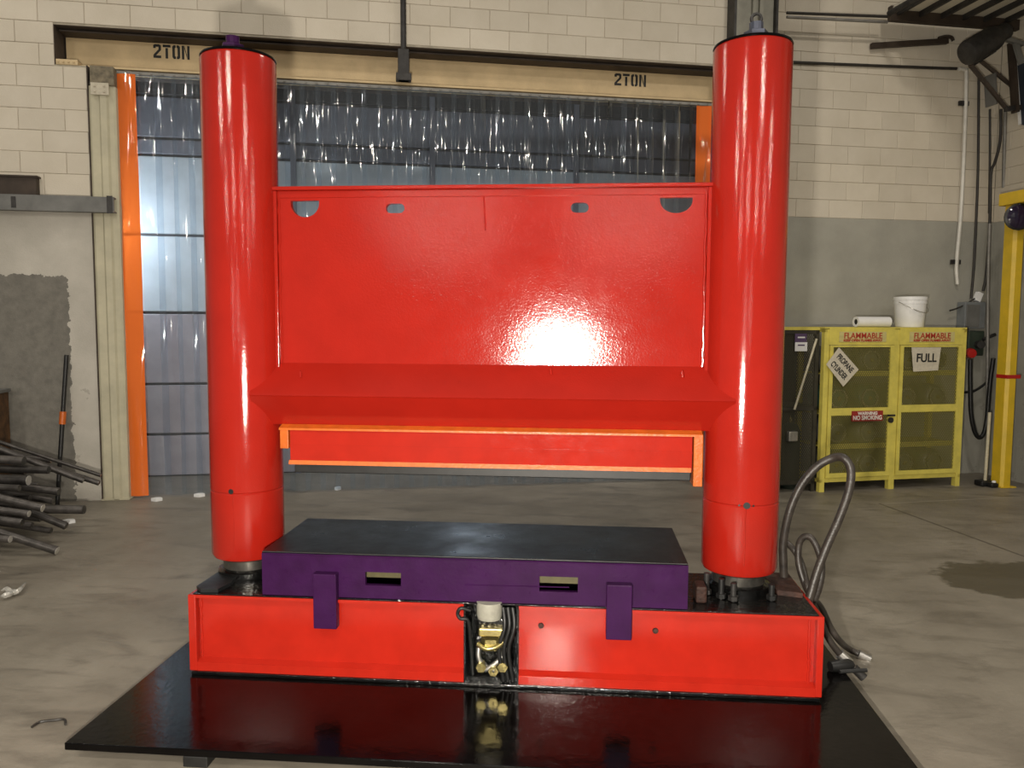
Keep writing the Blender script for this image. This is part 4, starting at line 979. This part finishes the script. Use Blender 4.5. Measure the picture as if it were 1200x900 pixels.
def closest(a, b, c, d):
    best = None
    n1 = b-a; n2 = d-c
    for k in range(25):
        t = k/24; p = a+n1*t; u = max(0, min(1, (p-c).dot(n2)/n2.length_squared)); q = c+n2*u
        if best is None or (p-q).length < best[0]: best = ((p-q).length, p, q)
    return best
for it in range(60):          # push touching bars apart so that each lies free of its neighbours
    for i in range(len(segs)):
        for j in range(i):
            A, Bq = segs[i], segs[j]; dist, p, q = closest(A[0], A[1], Bq[0], Bq[1]); need = A[2]+Bq[2]+.004
            if dist < need:
                dv = (p-q) if dist > 1e-4 else Vector((0, .5, 1)); dv = dv.normalized()*((need-dist)/2)
                A[0] += dv; A[1] += dv; Bq[0] -= dv; Bq[1] -= dv
    for A in segs:
        for k in (0, 1): A[k].z = max(A[k].z, A[2]+.001)
for i, (ex, ey, eY, bx_, by_, bY, r, br) in enumerate(bars):
    e, st_, r = segs[i]
    t = thing('steel_bar', labs.get(i, 'dark steel bar in the pile of bar stock by the jamb post' if not br else 'dark steel bar with a bright cut end in the pile by the jamb post'), 'bar', ((e+st_)/2), 0, 'steel bars in the pile')
    b = B(); b.cyl(st_, e, r, 10); b.build('bar', 'bar_steel', t, smooth=40)
    b = B(); n_ = (e-st_).normalized(); b.cyl(e-n_*.004, e+n_*.002, r*.97, 10); b.build('cut_end', 'bar_end' if br else 'ram', t)
# dark prop bars under the pile and box behind
s, zb2 = onwall(16, 462, .35); 
bx2 = thing('wooden_box', 'brown wooden box standing against the bare wall patch behind the bars', 'box', W(s-.50, .2, 0), WA)
b = B()
b.box(-.35, .33, -.15, .15, 0, zb2); b.build('carcass', 'brown_wood', bx2, world=False)
for k in range(7):
    b = B(); b.bbox(-.34+k*.096, -.34+k*.096+.088, -.165, -.15, .02, zb2-.03, .003); b.build('slat', 'brown_wood', bx2, world=False)
b = B(); b.bbox(-.36, .35, -.17, .16, zb2-.0, zb2+.03, .004); b.build('lid', 'grey_steel', bx2, world=False)
# black rod leaning on the wall with an orange clamp
r0_ = G(78, 416, .03); gb = onz(67, 592); 
lr = thing('leaning_rod', 'thin black rod leaning on the wall with an orange clamp', 'rod', (gb.x, gb.y, 0), WA)
gbv = Vector((gb.x, gb.y, .0)); 
b = B(); b.cyl(gbv, r0_, .020, 8); b.build('rod', 'black', lr, smooth=50)
mid = r0_+(gbv-r0_)*.42; b = B(); b.cyl(mid-(gbv-r0_).normalized()*.06, mid+(gbv-r0_).normalized()*.06, .03, 8); b.build('clamp', 'orange_paint', lr, smooth=50)

# ------------------------------------------------------------------ loose scrap, and glints at the curtain foot
for i, (pix, lab) in enumerate((([(2, 692), (8, 690), (14, 694), (22, 692), (30, 683)], 'crumpled shiny wrap lying on the floor in front of the bars'), ([(1, 699), (8, 697), (16, 695)], 'short curl of shiny wrap lying on the floor beside the larger wrap'))):
    pts = [onz(px, py, .02+.012*(k % 2)) for k, (px, py) in enumerate(pix)]
    b = B(); b.tube(pts, lambda u: .014*(.4+sin(pi*u)), 7, 5); tag(b.build('plastic_wrap', 'scrap', smooth=40), lab, 'scrap')
for i, (px, py, sx_, lab) in enumerate(((184, 587, .05, 'white piece standing in for a floor glint under the orange strip'), (234, 582, .05, 'white piece standing in for a glint by the curtain foot beside the red cylinder'), (81, 613, .05, 'white scrap lying beside the end of a steel bar'), (396, 574, .03, 'small white piece standing in for a glint under the middle of the curtain'))):
    c = onz(px, py, .0); b = B(); b.prism([(c.x-sx_, c.y-.02), (c.x+.2*sx_, c.y-.04), (c.x+sx_, c.y+.01), (c.x+.1, c.y+.05) if False else (c.x+.3*sx_, c.y+.04), (c.x-.6*sx_, c.y+.03)], .001, .03, 'z'); tag(b.build('white_floor_bit', 'white_plastic'), lab, 'scrap')  # pieces at the curtain foot are glints modelled as flat white shapes
for px, py, lab in ((55, 848, 'dark curl of debris lying on the floor near the plate corner'),):
    pts = [onz(px+dx, py+dy, .006) for dx, dy in ((-18, 4), (-8, -2), (8, -4), (20, -5), (22, 1))]
    b = B(); b.tube(pts, .005, 6, 5); tag(b.build('floor_debris', 'cable', smooth=40), lab, 'debris')
print('blocks', nb, 'objects', len(bpy.data.objects))
